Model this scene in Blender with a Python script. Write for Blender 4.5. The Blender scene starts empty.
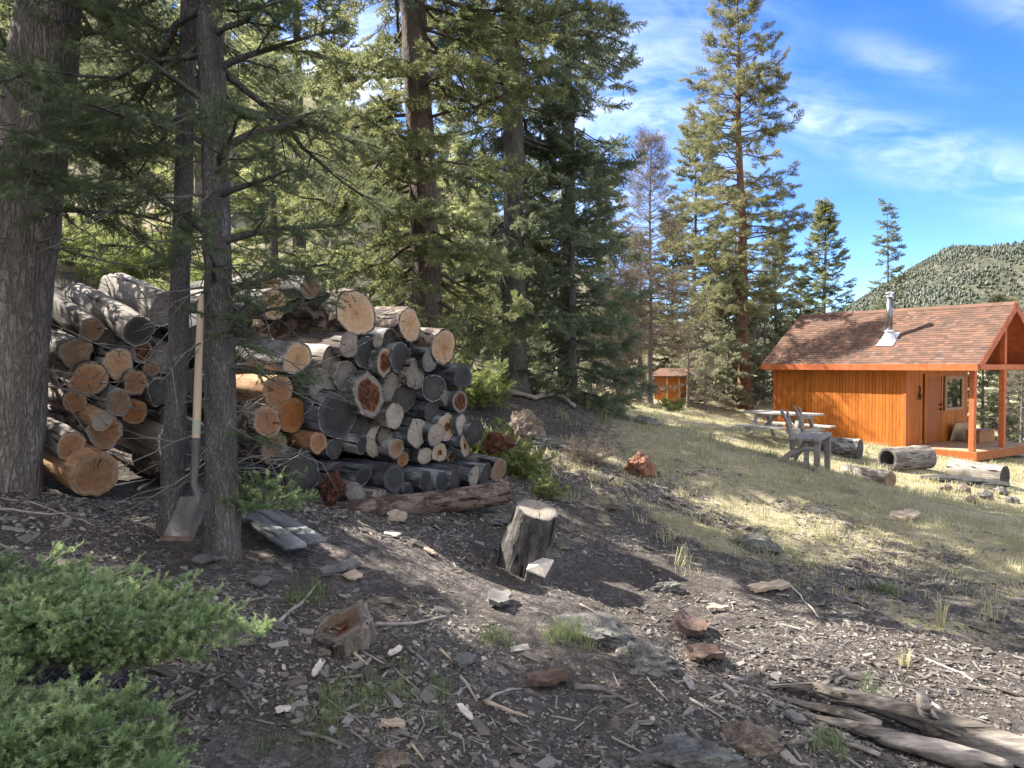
import bpy, math, random
import numpy as np
from mathutils import Vector, Matrix

SC = bpy.context.scene
COL = SC.collection
rng = np.random.default_rng(7)
random.seed(7)
PI = math.pi
F_PX = 770.0
CAM_Z = 1.6
PITCH = math.atan(18 / F_PX)          # looking slightly down; horizon at row 366

# ------------------------------------------------------------------ camera maths
def ray(px, py):
    a, b = (px - 512) / F_PX, (384 - py) / F_PX
    c, s = math.cos(PITCH), math.sin(PITCH)
    return np.array([a, c + b * s, -s + b * c])

def P(px, py, Y):
    d = ray(px, py)
    return np.array([0, 0, CAM_Z]) + d * (Y / d[1])

# ------------------------------------------------------------------ numpy noise
def _hash(ix, iy, iz, seed):
    h = (ix * 374761393 + iy * 668265263 + iz * 2147483647 + seed * 144665) & 0xFFFFFFFF
    h = ((h ^ (h >> 13)) * 1274126177) & 0xFFFFFFFF
    h = ((h ^ (h >> 16)) * 2246822519) & 0xFFFFFFFF
    return ((h ^ (h >> 15)) & 0xFFFFFF) / float(0xFFFFFF)

def vnoise(p, seed=0):
    p = np.asarray(p, float)
    i = np.floor(p).astype(np.int64)
    f = p - i
    f = f * f * (3 - 2 * f)
    r = 0
    for dx in (0, 1):
        wx = f[:, 0] if dx else 1 - f[:, 0]
        for dy in (0, 1):
            wy = f[:, 1] if dy else 1 - f[:, 1]
            for dz in (0, 1):
                wz = f[:, 2] if dz else 1 - f[:, 2]
                r = r + wx * wy * wz * _hash(i[:, 0] + dx, i[:, 1] + dy, i[:, 2] + dz, seed)
    return r * 2 - 1

def fbm(p, octv=4, seed=0):
    p = np.asarray(p, float)
    a, r = 1.0, 0
    for k in range(octv):
        r = r + a * vnoise(p, seed + k * 17)
        p = p * 2.03 + 11.7
        a *= 0.5
    return r

# ------------------------------------------------------------------ terrain
_ctrl = [(512,768,3.0),(1024,768,3.5),(0,768,2.6),(185,545,4.3),(30,490,4.8),(235,552,4.35),(90,492,5.3),
         (340,530,5.2),(490,500,7.0),(525,576,5.4),(340,650,3.6),(640,640,4.4),(740,600,5.6),(900,650,5.0),
         (1024,600,6.5),(640,472,9.5),(520,442,10.0),(740,520,8.5),(820,472,11),(785,437,18),(845,459,16.5),
         (912,469,15.5),(885,486,12.8),(1000,487,14.3),(745,407,29),(640,406,22),(600,416,18),(540,402,16),
         (515,386,12.5),(480,388,13),(110,275,12),(100,235,20),(60,180,34),(400,320,22),(300,300,15),(500,368,26),
         (640,380,36),(760,392,40),(60,110,45),(200,70,60),(330,130,60),(430,215,60),(560,325,60),(-60,120,34),(200,215,32)]
_cp = [tuple(P(*c)) for c in _ctrl]
_cp += [(11.3,22.1,-.78),(8.8,25.6,-.55),(12.25,20.6,-.95),(14.3,24.3,-1.0),(16,19,-1.1),(-3.8,6.2,.98),(-2.6,7.6,1.05),(-1.4,8.3,.95),
        (-10,-10,2.4),(10,-10,-1.6),(0,-8,-.2),(40,40,-3.0),(25,55,-2.5),(0,55,2.2),(-40,0,9),(40,0,-5),(15,40,-1.2)]
_cp = np.array(_cp)
def _tps_fit(pts, lam=0.02):
    n = len(pts)
    d = np.linalg.norm(pts[:, None, :2] - pts[None, :, :2], axis=2)
    K = np.where(d > 0, d * d * np.log(d + 1e-12), 0) + lam * np.eye(n)
    Q = np.c_[np.ones(n), pts[:, :2]]
    A = np.zeros((n + 3, n + 3))
    A[:n, :n] = K; A[:n, n:] = Q; A[n:, :n] = Q.T
    return np.linalg.solve(A, np.r_[pts[:, 2], 0, 0, 0])
_w = _tps_fit(_cp)
def hz(x, y, detail=True):
    """terrain height for arrays"""
    x = np.atleast_1d(np.asarray(x, float)); y = np.atleast_1d(np.asarray(y, float))
    out = np.zeros(len(x))
    for s in range(0, len(x), 20000):
        xs, ys = x[s:s + 20000], y[s:s + 20000]
        r = np.hypot(xs, ys)
        k = np.where(r > 70, 70 / np.maximum(r, 1e-6), 1)
        xc, yc = xs * k, ys * k
        d = np.hypot(xc[:, None] - _cp[None, :, 0], yc[:, None] - _cp[None, :, 1])
        U = np.where(d > 0, d * d * np.log(d + 1e-12), 0)
        n = len(_cp)
        z = U @ _w[:n] + _w[n] + _w[n + 1] * xc + _w[n + 2] * yc
        if detail:
            p = np.c_[xs, ys, np.zeros(len(xs))]
            fade = np.clip(1.5 - r / 30, 0.2, 1)
            z = z + fade * (0.035 * fbm(p * 1.1, 4, 3) + 0.018 * fbm(p * 6, 3, 9))
        out[s:s + 20000] = z
    return out
def gz(x, y):
    return float(hz(x, y)[0])
def G(px, py, far=60):
    """where the view ray through a pixel meets the ground"""
    d = ray(px, py); o = np.array([0, 0, CAM_Z])
    ts = np.linspace(1.2, far, 1500)
    pts = o + d * ts[:, None]
    dz = pts[:, 2] - hz(pts[:, 0], pts[:, 1])
    k = np.argmax(dz < 0)
    if dz[k] >= 0: k = len(ts) - 1
    p = pts[k]
    return np.array([p[0], p[1], gz(p[0], p[1])])

# ------------------------------------------------------------------ mesh collecting
class MB:
    def __init__(s):
        s.V = []; s.F = {}; s.T = []; s.n = 0
    def add(s, V, F, tint=None):
        V = np.asarray(V, float).reshape(-1, 3)
        if isinstance(F, np.ndarray):
            s.F.setdefault(F.shape[1], []).append(F + s.n)
        else:
            for f in F:
                s.F.setdefault(len(f), []).append(np.array([f]) + s.n)
        s.V.append(V)
        if tint is None: tint = np.full(len(V), 0.5)
        s.T.append(np.broadcast_to(np.asarray(tint, float), (len(V),)))
        s.n += len(V)
        return s
    def box(s, x0, x1, y0, y1, z0, z1, tint=None, M=None):
        V = np.array([[x, y, z] for z in (z0, z1) for y in (y0, y1) for x in (x0, x1)], float)
        if M is not None: V = V @ np.array(M.to_3x3()).T + np.array(M.translation)
        return s.add(V, np.array([[0,2,3,1],[4,5,7,6],[0,1,5,4],[2,6,7,3],[0,4,6,2],[1,3,7,5]]), tint)
    def bar(s, a, b, w, h, up=(0, 0, 1), tint=None):
        """rectangular bar from a to b"""
        a = np.asarray(a, float); b = np.asarray(b, float)
        d = b - a; L = np.linalg.norm(d); d = d / L
        up = np.asarray(up, float)
        sd = np.cross(d, up)
        if np.linalg.norm(sd) < 1e-6: sd = np.cross(d, (1, 0, 0))
        sd /= np.linalg.norm(sd); u = np.cross(sd, d)
        V = [p + sd * (i * w / 2) + u * (j * h / 2) for p in (a, b) for j in (-1, 1) for i in (-1, 1)]
        return s.add(np.array(V), np.array([[0,1,3,2],[4,6,7,5],[0,4,5,1],[2,3,7,6],[0,2,6,4],[1,5,7,3]]), tint)
    def tube(s, pts, rad, seg=6, cap=True, tint=None, wob=0, seed=0):
        V, F = tube(pts, rad, seg, wob, seed)
        s.add(V, F, tint)
        if cap:
            n = len(pts)
            s.F.setdefault(seg, []).append(np.array([list(range(seg))[::-1]]) + s.n - len(V))
            s.F.setdefault(seg, []).append(np.array([[(n - 1) * seg + i for i in range(seg)]]) + s.n - len(V))
        return s
    def build(s, name, mat, parent=None, off=(0, 0, 0), smooth=False, sharp=None):
        me = bpy.data.meshes.new(name)
        V = np.concatenate(s.V) - np.asarray(off)
        sizes = []; loops = []
        for k, fs in s.F.items():
            f = np.concatenate(fs)
            loops.append(f.ravel()); sizes.append(np.full(len(f), k))
        loops = np.concatenate(loops).astype(np.int32); sizes = np.concatenate(sizes).astype(np.int32)
        me.vertices.add(len(V)); me.vertices.foreach_set('co', V.astype(np.float32).ravel())
        me.loops.add(len(loops)); me.loops.foreach_set('vertex_index', loops)
        me.polygons.add(len(sizes))
        st = np.r_[0, np.cumsum(sizes)[:-1]].astype(np.int32)
        me.polygons.foreach_set('loop_start', st)
        me.update(calc_edges=True)
        at = me.attributes.new('tint', 'FLOAT', 'POINT')
        at.data.foreach_set('value', np.concatenate(s.T).astype(np.float32))
        me.polygons.foreach_set('use_smooth', np.full(len(sizes), smooth))
        if smooth and sharp:
            me.set_sharp_from_angle(angle=math.radians(sharp))
        me.materials.append(mat)
        o = bpy.data.objects.new(name, me); COL.objects.link(o)
        if parent is not None: o.parent = parent
        return o

def tube(pts, rad, seg=6, wob=0, seed=0):
    pts = np.asarray(pts, float); n = len(pts)
    rad = np.broadcast_to(np.asarray(rad, float), (n,))
    tan = np.gradient(pts, axis=0); tan /= np.linalg.norm(tan, axis=1)[:, None] + 1e-12
    ref = np.array([0, 0, 1.0]) if abs(tan[:, 2]).mean() < .8 else np.array([1.0, 0, 0])
    A = np.cross(tan, ref); A /= np.linalg.norm(A, axis=1)[:, None] + 1e-12
    B = np.cross(A, tan)
    th = np.arange(seg) * 2 * PI / seg
    ring = np.cos(th)[None, :, None] * A[:, None, :] + np.sin(th)[None, :, None] * B[:, None, :]
    R = rad[:, None] * np.ones(seg)
    if wob:
        q = (pts[:, None, :] + ring * rad[:, None, None])
        R = R * (1 + wob * fbm(q.reshape(-1, 3) * 2.5 / max(rad.max(), .02) * .3, 3, seed).reshape(n, seg))
    V = (pts[:, None, :] + ring * R[:, :, None]).reshape(-1, 3)
    i = np.arange(n - 1)[:, None] * seg; j = np.arange(seg)[None, :]; j2 = (j + 1) % seg
    F = np.stack([i + j, i + j2, i + seg + j2, i + seg + j], -1).reshape(-1, 4)
    return V, F

def thing(name, label, cat, loc=(0, 0, 0), rz=0, group=None):
    o = bpy.data.objects.new(name, None); COL.objects.link(o)
    o.empty_display_size = .1
    o.location = tuple(float(c) for c in loc); o.rotation_euler = (0, 0, rz)
    return tag(o, label, cat, group)
def tag(o, label=None, cat=None, group=None, kind=None):
    if label: o['label'] = label
    if cat: o['category'] = cat
    if group: o['group'] = group
    if kind: o['kind'] = kind
    return o
def copy_tree(o, parent=None):
    c = o.copy(); COL.objects.link(c)
    if parent is not None: c.parent = parent
    for ch in o.children: copy_tree(ch, c)
    return c
def bevel(o, w=.006):
    m = o.modifiers.new('bevel', 'BEVEL'); m.width = w; m.segments = 2; m.limit_method = 'ANGLE'
    return o

# ------------------------------------------------------------------ materials
class NT:
    def __init__(s, name):
        s.m = bpy.data.materials.new(name); s.m.use_nodes = True
        s.t = s.m.node_tree; s.t.nodes.clear()
        s.out = s.t.nodes.new('ShaderNodeOutputMaterial')
    def n(s, typ, _p=None, **inp):
        nd = s.t.nodes.new('ShaderNode' + typ)
        for k, v in (_p or {}).items(): setattr(nd, k, v)
        for k, v in inp.items():
            key = k.replace('_', ' ')
            if key.startswith('i ') : key = int(key[2:])
            s.set(nd.inputs[key], v)
        return nd
    def set(s, sock, v):
        if isinstance(v, bpy.types.NodeSocket): s.t.links.new(v, sock)
        elif isinstance(v, bpy.types.Node): s.t.links.new(v.outputs[0], sock)
        else:
            if sock.type == 'RGBA' and len(v) == 3: v = (*v, 1)
            sock.default_value = v
    def coord(s, which='Object', scale=(1, 1, 1), loc=(0, 0, 0)):
        c = s.n('TexCoord')
        mp = s.n('Mapping', Vector=c.outputs[which], Scale=scale, Location=loc)
        return mp.outputs[0]
    def noise(s, vec, scale, detail=4, rough=.6, dist=0):
        return s.n('TexNoise', Vector=vec, Scale=scale, Detail=detail, Roughness=rough, Distortion=dist).outputs['Fac']
    def ramp(s, fac, stops, mode='LINEAR'):
        nd = s.n('ValToRGB', Fac=fac); cr = nd.color_ramp; cr.interpolation = mode
        while len(cr.elements) < len(stops): cr.elements.new(.5)
        for e, (p, c) in zip(cr.elements, stops):
            e.position = p
            e.color = (c, c, c, 1) if isinstance(c, (int, float)) else (*c, 1)
        return nd.outputs[0]
    def mix(s, fac, a, b, mode='MIX'):
        nd = s.n('Mix', dict(data_type='RGBA', blend_type=mode))
        s.set(nd.inputs[0], fac); s.set(nd.inputs[6], a); s.set(nd.inputs[7], b)
        return nd.outputs[2]
    def math(s, op, a, b=0., c=0., clamp=False):
        nd = s.n('Math', dict(operation=op, use_clamp=clamp)); s.set(nd.inputs[0], a); s.set(nd.inputs[1], b); s.set(nd.inputs[2], c)
        return nd.outputs[0]
    def attr(s, name='tint'):
        return s.n('Attribute', dict(attribute_name=name)).outputs['Fac']
    def rnd(s):
        return s.n('ObjectInfo').outputs['Random']
    def bump(s, h, dist=.01, strength=1):
        return s.n('Bump', Height=h, Distance=dist, Strength=strength).outputs[0]
    def finish(s, color, rough=.8, normal=None, spec=.3, metal=0, trans=None, tcol=None):
        b = s.n('BsdfPrincipled', Base_Color=color, Roughness=rough, Metallic=metal)
        s.set(b.inputs['Specular IOR Level'], spec)
        if normal is not None: s.set(b.inputs['Normal'], normal)
        sh = b.outputs[0]
        if trans:
            t = s.n('BsdfTranslucent', Color=tcol if tcol is not None else color)
            mx = s.n('MixShader'); s.set(mx.inputs[0], trans)
            s.t.links.new(sh, mx.inputs[1]); s.t.links.new(t.outputs[0], mx.inputs[2]); sh = mx.outputs[0]
        s.t.links.new(sh, s.out.inputs[0])
        return s.m

def m_foliage(name, dark, mid, tip, trans=.28):
    t = NT(name)
    r = t.math('ADD', t.attr(), t.math('MULTIPLY', t.math('SUBTRACT', t.rnd(), .5), .12))
    c = t.ramp(r, [(0, dark), (.5, mid), (1, tip)])
    return t.finish(c, .55, spec=.25, trans=trans, tcol=t.mix(.5, c, tuple(min(1, k * 1.5) for k in tip)))

def m_bark(name, c0, c1, c2, sc=1.0, bump=.02, lichen=None):
    t = NT(name)
    v = t.coord('Object', (1, 1, .22))
    w = t.noise(v, 9 * sc, 5, .6)
    dv = t.n('TexNoise', Vector=v, Scale=14 * sc, Detail=3).outputs['Color']
    mv = t.mix(.12, v, dv)
    vo = t.n('TexVoronoi', dict(feature='DISTANCE_TO_EDGE'), Vector=mv, Scale=34 * sc)
    crack = t.ramp(vo.outputs['Distance'], [(0, .5), (.3, 1.)])
    fine = t.noise(t.coord('Object', (1, 1, .5)), 70 * sc, 4, .7)
    h = t.math('ADD', t.math('MULTIPLY', crack, .7), t.math('ADD', t.math('MULTIPLY', w, .6), t.math('MULTIPLY', fine, .35)))
    col = t.ramp(t.math('ADD', t.math('MULTIPLY', fine, .5), t.math('MULTIPLY', w, .5)), [(.3, c0), (.5, c1), (.68, c2)])
    col = t.mix(crack, tuple(k * .45 for k in c0), col)
    if lichen:
        ln = t.ramp(t.noise(t.coord('Object'), 5 * sc, 5, .7), [(.58, 0.), (.64, .8)])
        col = t.mix(ln, col, lichen)
    return t.finish(col, .9, t.bump(h, bump, 1), .15)
# ------------------------------------------------------------------ material library
M = {}
M['fir'] = m_foliage('fir_needles', (.04, .056, .03), (.105, .135, .07), (.22, .25, .13), .4)
M['shrub'] = m_foliage('shrub_needles', (.05, .082, .036), (.16, .24, .1), (.38, .46, .23), .4)
M['spruce'] = m_foliage('blue_spruce_needles', (.05, .07, .04), (.135, .165, .095), (.25, .28, .165), .42)
M['spruce2'] = m_foliage('mixed_spruce_needles', (.06, .074, .034), (.17, .185, .08), (.31, .33, .15), .42)
M['pine'] = m_foliage('pine_needles', (.075, .088, .045), (.18, .19, .095), (.32, .31, .16), .4)
M['sunny'] = m_foliage('hillside_needles', (.09, .12, .05), (.22, .25, .1), (.4, .42, .2), .5)
M['grey_green'] = m_foliage('grey_green_needles', (.09, .1, .065), (.2, .21, .13), (.33, .33, .22), .4)
M['dead'] = m_foliage('dead_twigs', (.1, .075, .055), (.2, .165, .13), (.3, .255, .21), .15)
M['leafy'] = m_foliage('bush_leaves', (.09, .12, .035), (.2, .24, .08), (.36, .4, .15), .45)
M['grass'] = m_foliage('dry_grass', (.14, .155, .08), (.31, .305, .17), (.52, .475, .3), .35)
M['bark_grey'] = m_bark('grey_fir_bark', (.085, .07, .06), (.2, .172, .15), (.36, .325, .29), 1, .035)
M['bark_dark'] = m_bark('dark_young_bark', (.055, .05, .046), (.14, .128, .118), (.29, .275, .255), 1.6, .02)
M['bark_red'] = m_bark('reddish_pine_bark', (.06, .045, .037), (.155, .12, .1), (.3, .245, .21), 1.1, .03)
M['bark_pine'] = m_bark('orange_pine_bark', (.09, .05, .03), (.2, .12, .08), (.3, .2, .14), .6, .03)
M['twig'] = m_bark('dead_twig_bark', (.1, .09, .08), (.2, .18, .16), (.32, .29, .26), 3, .003)

def log_bark(name, c0, c1, c2, bump=.012, axis=(.3, 1, 1), cr=1., flake=.05):
    t = NT(name)
    off = t.n('CombineXYZ', X=t.math('MULTIPLY', t.rnd(), 37.), Y=t.math('MULTIPLY', t.rnd(), 19.))
    v0 = t.n('VectorMath', dict(operation='ADD'), i_0=t.coord('Object'), i_1=off.outputs[0]).outputs[0]
    v = t.n('Mapping', Vector=v0, Scale=axis).outputs[0]
    w = t.noise(v, 7, 6, .62); f = t.noise(v, 45, 4, .65)
    big = t.noise(v0, 3, 3)
    s = t.math('ADD', t.math('MULTIPLY', w, .55), t.math('ADD', t.math('MULTIPLY', f, .25), t.math('MULTIPLY', big, .2)))
    pv = t.n('TexVoronoi', dict(feature='F1'), Vector=t.mix(.1, v, t.n('TexNoise', Vector=v, Scale=12.).outputs['Color']), Scale=26.)
    pc = t.n('SeparateColor', Color=pv.outputs['Color']).outputs[0]
    s = t.math('ADD', s, t.math('MULTIPLY', t.math('SUBTRACT', pc, .5), flake))
    s = t.math('ADD', s, t.math('MULTIPLY', t.math('SUBTRACT', t.rnd(), .5), .1))
    col = t.ramp(s, [(.38, c0), (.5, c1), (.6, c2)])
    ck = t.ramp(t.noise(t.n('Mapping', Vector=v0, Scale=(.12, 1, 1)).outputs[0], 16, 2), [(.33, 0.), (.4, 1.)])
    col = t.mix(t.math('MULTIPLY', t.math('SUBTRACT', 1., ck), cr), col, tuple(k * .35 for k in c0))
    h = t.math('ADD', t.math('MULTIPLY', s, 1.4), t.math('MULTIPLY', ck, .5))
    return t.finish(col, .85, t.bump(h, bump), .2)

def log_end(name, heart, sap, mid, crack=1., hollow=None, sheen=.2, ring_c=.35, dirt=.35):
    """sawn end: rings round the log's own axis (local x), sapwood rim, radial drying cracks"""
    t = NT(name)
    co = t.n('TexCoord').outputs['Object']
    sp = t.n('SeparateXYZ', Vector=co)
    rr = t.math('MULTIPLY', t.rnd(), 6.28)
    y, z = sp.outputs[1], sp.outputs[2]
    rad = t.attr('tint')                         # 0 at the pith, 1 at the bark
    off = t.n('CombineXYZ', X=t.math('MULTIPLY', rr, 7.)).outputs[0]
    v = t.n('VectorMath', dict(operation='ADD'), i_0=co, i_1=off).outputs[0]
    n1 = t.noise(v, 14, 4, .6); n2 = t.noise(v, 90, 3, .7)
    rw = t.math('ADD', rad, t.math('MULTIPLY', t.math('SUBTRACT', n1, .5), .22))
    rings = t.math('SINE', t.math('MULTIPLY', rw, 62.))
    col = t.ramp(rw, [(.0, heart), (.5, mid), (.74, mid), (.86, sap), (.97, sap), (1., tuple(k * .5 for k in sap))])
    col = t.mix(t.math('MULTIPLY', t.math('ADD', t.math('MULTIPLY', rings, .5), .5), ring_c), col, t.mix(1., col, (.62, .55, .48), 'MULTIPLY'))
    bl = t.ramp(t.noise(v, 5, 4, .7), [(.42, 0.), (.66, 1.)])
    col = t.mix(t.math('MULTIPLY', bl, dirt), col, (.1, .085, .07))
    gr = t.noise(v, 38, 5, .75)
    col = t.mix(t.ramp(gr, [(.45, 0.), (.7, .55)]), col, t.mix(1., col, (.4, .33, .28), 'MULTIPLY'))
    ang = t.math('ARCTAN2', y, z)
    cm = None
    for k, (o_, wd) in enumerate(((0., .05), (1.7, .03), (3.3, .035), (4.6, .02))):
        rk = t.math('FRACT', t.math('MULTIPLY', t.rnd(), 7.31 + 13.7 * k))
        a = t.math('ADD', t.math('ADD', ang, t.math('MULTIPLY', rk, 5.)), o_)
        a = t.math('ADD', a, t.math('MULTIPLY', t.math('SUBTRACT', n1, .5), 1.3))
        d = t.math('ABSOLUTE', t.math('WRAP', a, PI, -PI))
        d = t.math('MULTIPLY', d, t.math('ADD', rad, .05))
        on = t.math('MULTIPLY', t.math('GREATER_THAN', rk, .12 + .2 * k), t.math('GREATER_THAN', rad, t.math('MULTIPLY', rk, .45)))
        m = t.math('MULTIPLY', t.math('LESS_THAN', d, t.math('MULTIPLY', rk, wd)), on)
        cm = m if cm is None else t.math('MAXIMUM', cm, m)
    # saw marks: fine straight score lines at an angle of their own
    sa = t.n('VectorRotate', dict(rotation_type='X_AXIS'), Vector=co, Angle=rr).outputs[0]
    saw = t.noise(t.n('Mapping', Vector=sa, Scale=(1, 1, .06)).outputs[0], 130, 2)
    col = t.mix(t.math('MULTIPLY', saw, .45), col, t.mix(1., col, (.55, .5, .45), 'MULTIPLY'))
    col = t.mix(t.math('MULTIPLY', t.rnd(), .3), col, t.mix(1., col, (.5, .44, .4), 'MULTIPLY'))
    cm = t.math('MULTIPLY', cm, t.math('LESS_THAN', rad, .9))
    col = t.mix(t.math('MULTIPLY', cm, crack), col, (.02, .015, .012))
    h = t.math('ADD', t.math('MULTIPLY', n2, .5), t.math('SUBTRACT', t.math('MULTIPLY', rings, .12), t.math('MULTIPLY', cm, 1.2)))
    if hollow:
        hm = t.ramp(t.math('ADD', rad, t.math('MULTIPLY', t.math('SUBTRACT', n1, .5), .5)), [(hollow - .07, 1.), (hollow + .05, 0.)])
        hc = t.ramp(t.noise(v, 30, 4, .7), [(.35, (.025, .011, .008)), (.5, (.125, .045, .02)), (.68, (.26, .12, .06))])
        col = t.mix(hm, col, hc)
        h = t.math('ADD', h, t.math('MULTIPLY', t.math('MULTIPLY', hm, n2), 2.5))
    return t.finish(col, .75, t.bump(h, .012), sheen)

M['lb_brown'] = log_bark('brown_flaking_log_bark', (.035, .026, .022), (.11, .084, .07), (.27, .225, .19), .03, (.6, 1, 1), flake=.22)
M['lb_silver'] = log_bark('silvery_bare_log', (.07, .06, .053), (.2, .177, .158), (.36, .325, .29), .012, (.15, 1, 1))
M['lb_char'] = log_bark('charred_log_surface', (.026, .026, .029), (.075, .077, .085), (.23, .236, .25), .014, flake=.08)
M['lb_grey'] = log_bark('grey_log_bark', (.05, .045, .042), (.14, .13, .122), (.3, .285, .27), .025, (.45, 1, 1), flake=.14)
M['lb_orange'] = log_bark('peeled_orange_log', (.1, .05, .025), (.27, .15, .075), (.42, .27, .16), .006, cr=.5)
M['e_tan'] = log_end('tan_cut_end', (.52, .28, .14), (.64, .47, .32), (.6, .4, .24), .8, dirt=.25)
M['e_orange'] = log_end('orange_cut_end', (.42, .2, .095), (.46, .31, .2), (.39, .205, .105), 1., dirt=.4)
M['e_deep'] = log_end('deep_orange_cut_end', (.36, .13, .04), (.36, .19, .09), (.36, .14, .045), 1., dirt=.25)
M['e_dull'] = log_end('dull_brown_cut_end', (.36, .2, .12), (.38, .29, .22), (.36, .23, .15), 1., dirt=.45)
M['e_grey'] = log_end('weathered_grey_end', (.3, .28, .26), (.22, .2, .19), (.27, .255, .24), 1., dirt=.5)
M['e_pale'] = log_end('pale_weathered_end', (.5, .44, .38), (.42, .38, .34), (.48, .43, .37), .9, dirt=.4)
M['e_char'] = log_end('charred_end', (.055, .056, .062), (.08, .08, .085), (.045, .046, .052), .8, sheen=.35, ring_c=.5, dirt=.1)
M['e_dark'] = log_end('dark_grey_end', (.12, .118, .12), (.06, .06, .062), (.085, .084, .085), .9, dirt=.5)
M['e_rot'] = log_end('rotten_red_end', (.3, .1, .05), (.3, .27, .24), (.25, .1, .05), .2, .74, dirt=.3)
M['e_hollow'] = log_end('hollow_hearted_end', (.2, .08, .04), (.55, .44, .34), (.3, .15, .09), .1, .6, dirt=.1)
M['e_half'] = log_end('half_stained_end', (.42, .2, .08), (.46, .42, .37), (.5, .38, .27), .9, .3, dirt=.2)

def m_plain(name, c0, c1, sc=20, rough=.8, bump=.004, stretch=(1, 1, 1), spec=.3, metal=0):
    t = NT(name)
    v = t.coord('Object', stretch)
    n = t.math('ADD', t.math('MULTIPLY', t.noise(v, sc, 5, .65), .7), t.math('MULTIPLY', t.noise(v, sc * 6, 3, .7), .3))
    col = t.ramp(n, [(.35, c0), (.65, c1)])
    return t.finish(col, rough, t.bump(n, bump), spec, metal)
def m_tinted(name, stops, sc=40, rough=.85, bump=.003, stretch=(1, 1, 1), spec=.2, nz=.25):
    t = NT(name)
    n = t.noise(t.coord('Object', stretch), sc, 4, .65)
    r = t.math('ADD', t.attr(), t.math('MULTIPLY', t.math('SUBTRACT', n, .5), nz))
    return t.finish(t.ramp(r, stops), rough, t.bump(n, bump), spec)
def m_rock(name, c0, c1, c2, lichen=(.3, .3, .2), lf=.6, sc=1):
    t = NT(name)
    v = t.coord('Object')
    n = t.noise(v, 7 * sc, 6, .65); f = t.noise(v, 60 * sc, 4, .7)
    col = t.ramp(t.math('ADD', t.math('MULTIPLY', n, .65), t.math('MULTIPLY', f, .35)), [(.36, c0), (.5, c1), (.64, c2)])
    lm = t.ramp(t.noise(v, 11 * sc, 5, .75), [(lf, 0.), (lf + .06, .75)])
    col = t.mix(lm, col, lichen)
    h = t.math('ADD', n, t.math('MULTIPLY', f, .4))
    return t.finish(col, .9, t.bump(h, .06), .15)
M['rock_grey'] = m_rock('grey_lichen_rock', (.06, .057, .055), (.14, .135, .13), (.26, .252, .242), (.22, .23, .18), .55)
M['rock_tan'] = m_rock('tan_boulder', (.1, .08, .062), (.2, .16, .128), (.33, .275, .225), (.2, .19, .16))
M['rock_red'] = m_rock('red_stained_boulder', (.12, .06, .04), (.26, .14, .1), (.36, .25, .19), (.32, .11, .06), .52)
M['rock_rot'] = m_rock('rotten_reddish_wood', (.045, .038, .034), (.12, .1, .092), (.24, .215, .2), (.4, .17, .1), .63, 1.3)
M['drift'] = log_bark('silver_driftwood', (.07, .06, .052), (.2, .175, .15), (.38, .335, .29), .014, (.12, 1, 1))
M['slab'] = log_bark('grey_split_slab', (.045, .048, .052), (.11, .116, .124), (.2, .207, .215), .006, (.1, 1, 1))
M['stick'] = m_plain('weathered_stick', (.16, .14, .125), (.36, .325, .295), 30, .85, .003)
M['stick_dark'] = m_plain('dark_stick', (.07, .06, .055), (.18, .165, .155), 30, .85, .003)
M['stick_pale'] = m_plain('pale_splinter', (.42, .36, .3), (.66, .59, .51), 30, .8, .002)
M['flake'] = m_plain('grey_bark_flake', (.07, .066, .063), (.17, .163, .158), 25, .9, .008, (1, .3, 1))
M['flake_rust'] = m_plain('rusty_bark_flake', (.045, .032, .027), (.15, .098, .078), 22, .9, .03, (.3, 1, 1))
M['flake_tan'] = m_plain('tan_wood_piece', (.24, .18, .13), (.45, .36, .27), 18, .85, .006, (.2, 1, 1))
M['rotroot'] = m_plain('red_rotten_root', (.03, .012, .009), (.15, .06, .036), 30, .95, .03)
M['chips'] = m_tinted('bark_chips', [(0, (.04, .033, .028)), (.3, (.1, .086, .076)), (.6, (.2, .182, .165)), (.85, (.3, .27, .24)), (1, (.48, .41, .33))])
M['pebble'] = m_tinted('pebbles', [(0, (.1, .095, .09)), (.5, (.2, .19, .18)), (1, (.36, .34, .32))], 60)
# cabin
def m_boards(name, c0, c1, c2, stretch=(1, 1, .05), rough=.55):
    t = NT(name)
    v = t.coord('Object', stretch)
    g = t.noise(v, 34, 5, .6, .6); f = t.noise(t.coord('Object', (1, 1, .5)), 3, 3)
    r = t.math('ADD', t.math('ADD', t.math('MULTIPLY', g, .7), t.math('MULTIPLY', f, .2)), t.math('MULTIPLY', t.math('SUBTRACT', t.attr(), .5), .22))
    col = t.ramp(r, [(.25, c0), (.47, c1), (.7, c2)])
    big = t.ramp(t.noise(t.coord('Object', (1, 1, .35)), 1.6, 5, .7), [(.5, 0.), (.75, .45)])
    col = t.mix(big, col, t.mix(1., col, (.55, .5, .5), 'MULTIPLY'))
    kn = t.ramp(t.n('TexVoronoi', dict(feature='F1'), Vector=t.coord('Object', (1, 1, .5)), Scale=4.5).outputs['Distance'], [(.03, .8), (.07, 0.)])
    col = t.mix(kn, col, tuple(k * .35 for k in c0))
    return t.finish(col, rough, t.bump(g, .003), .35)
M['siding'] = m_boards('orange_stained_siding', (.2, .058, .009), (.42, .122, .013), (.55, .175, .024))
M['siding_h'] = m_boards('orange_gable_boards', (.2, .058, .009), (.42, .122, .013), (.55, .175, .024), (.05, .05, 1))
M['trim'] = m_boards('red_stained_trim', (.27, .06, .02), (.4, .1, .032), (.5, .15, .05), (.15, .15, .15))
M['door'] = m_boards('stained_door', (.2, .06, .015), (.3, .09, .022), (.4, .14, .04))
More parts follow.
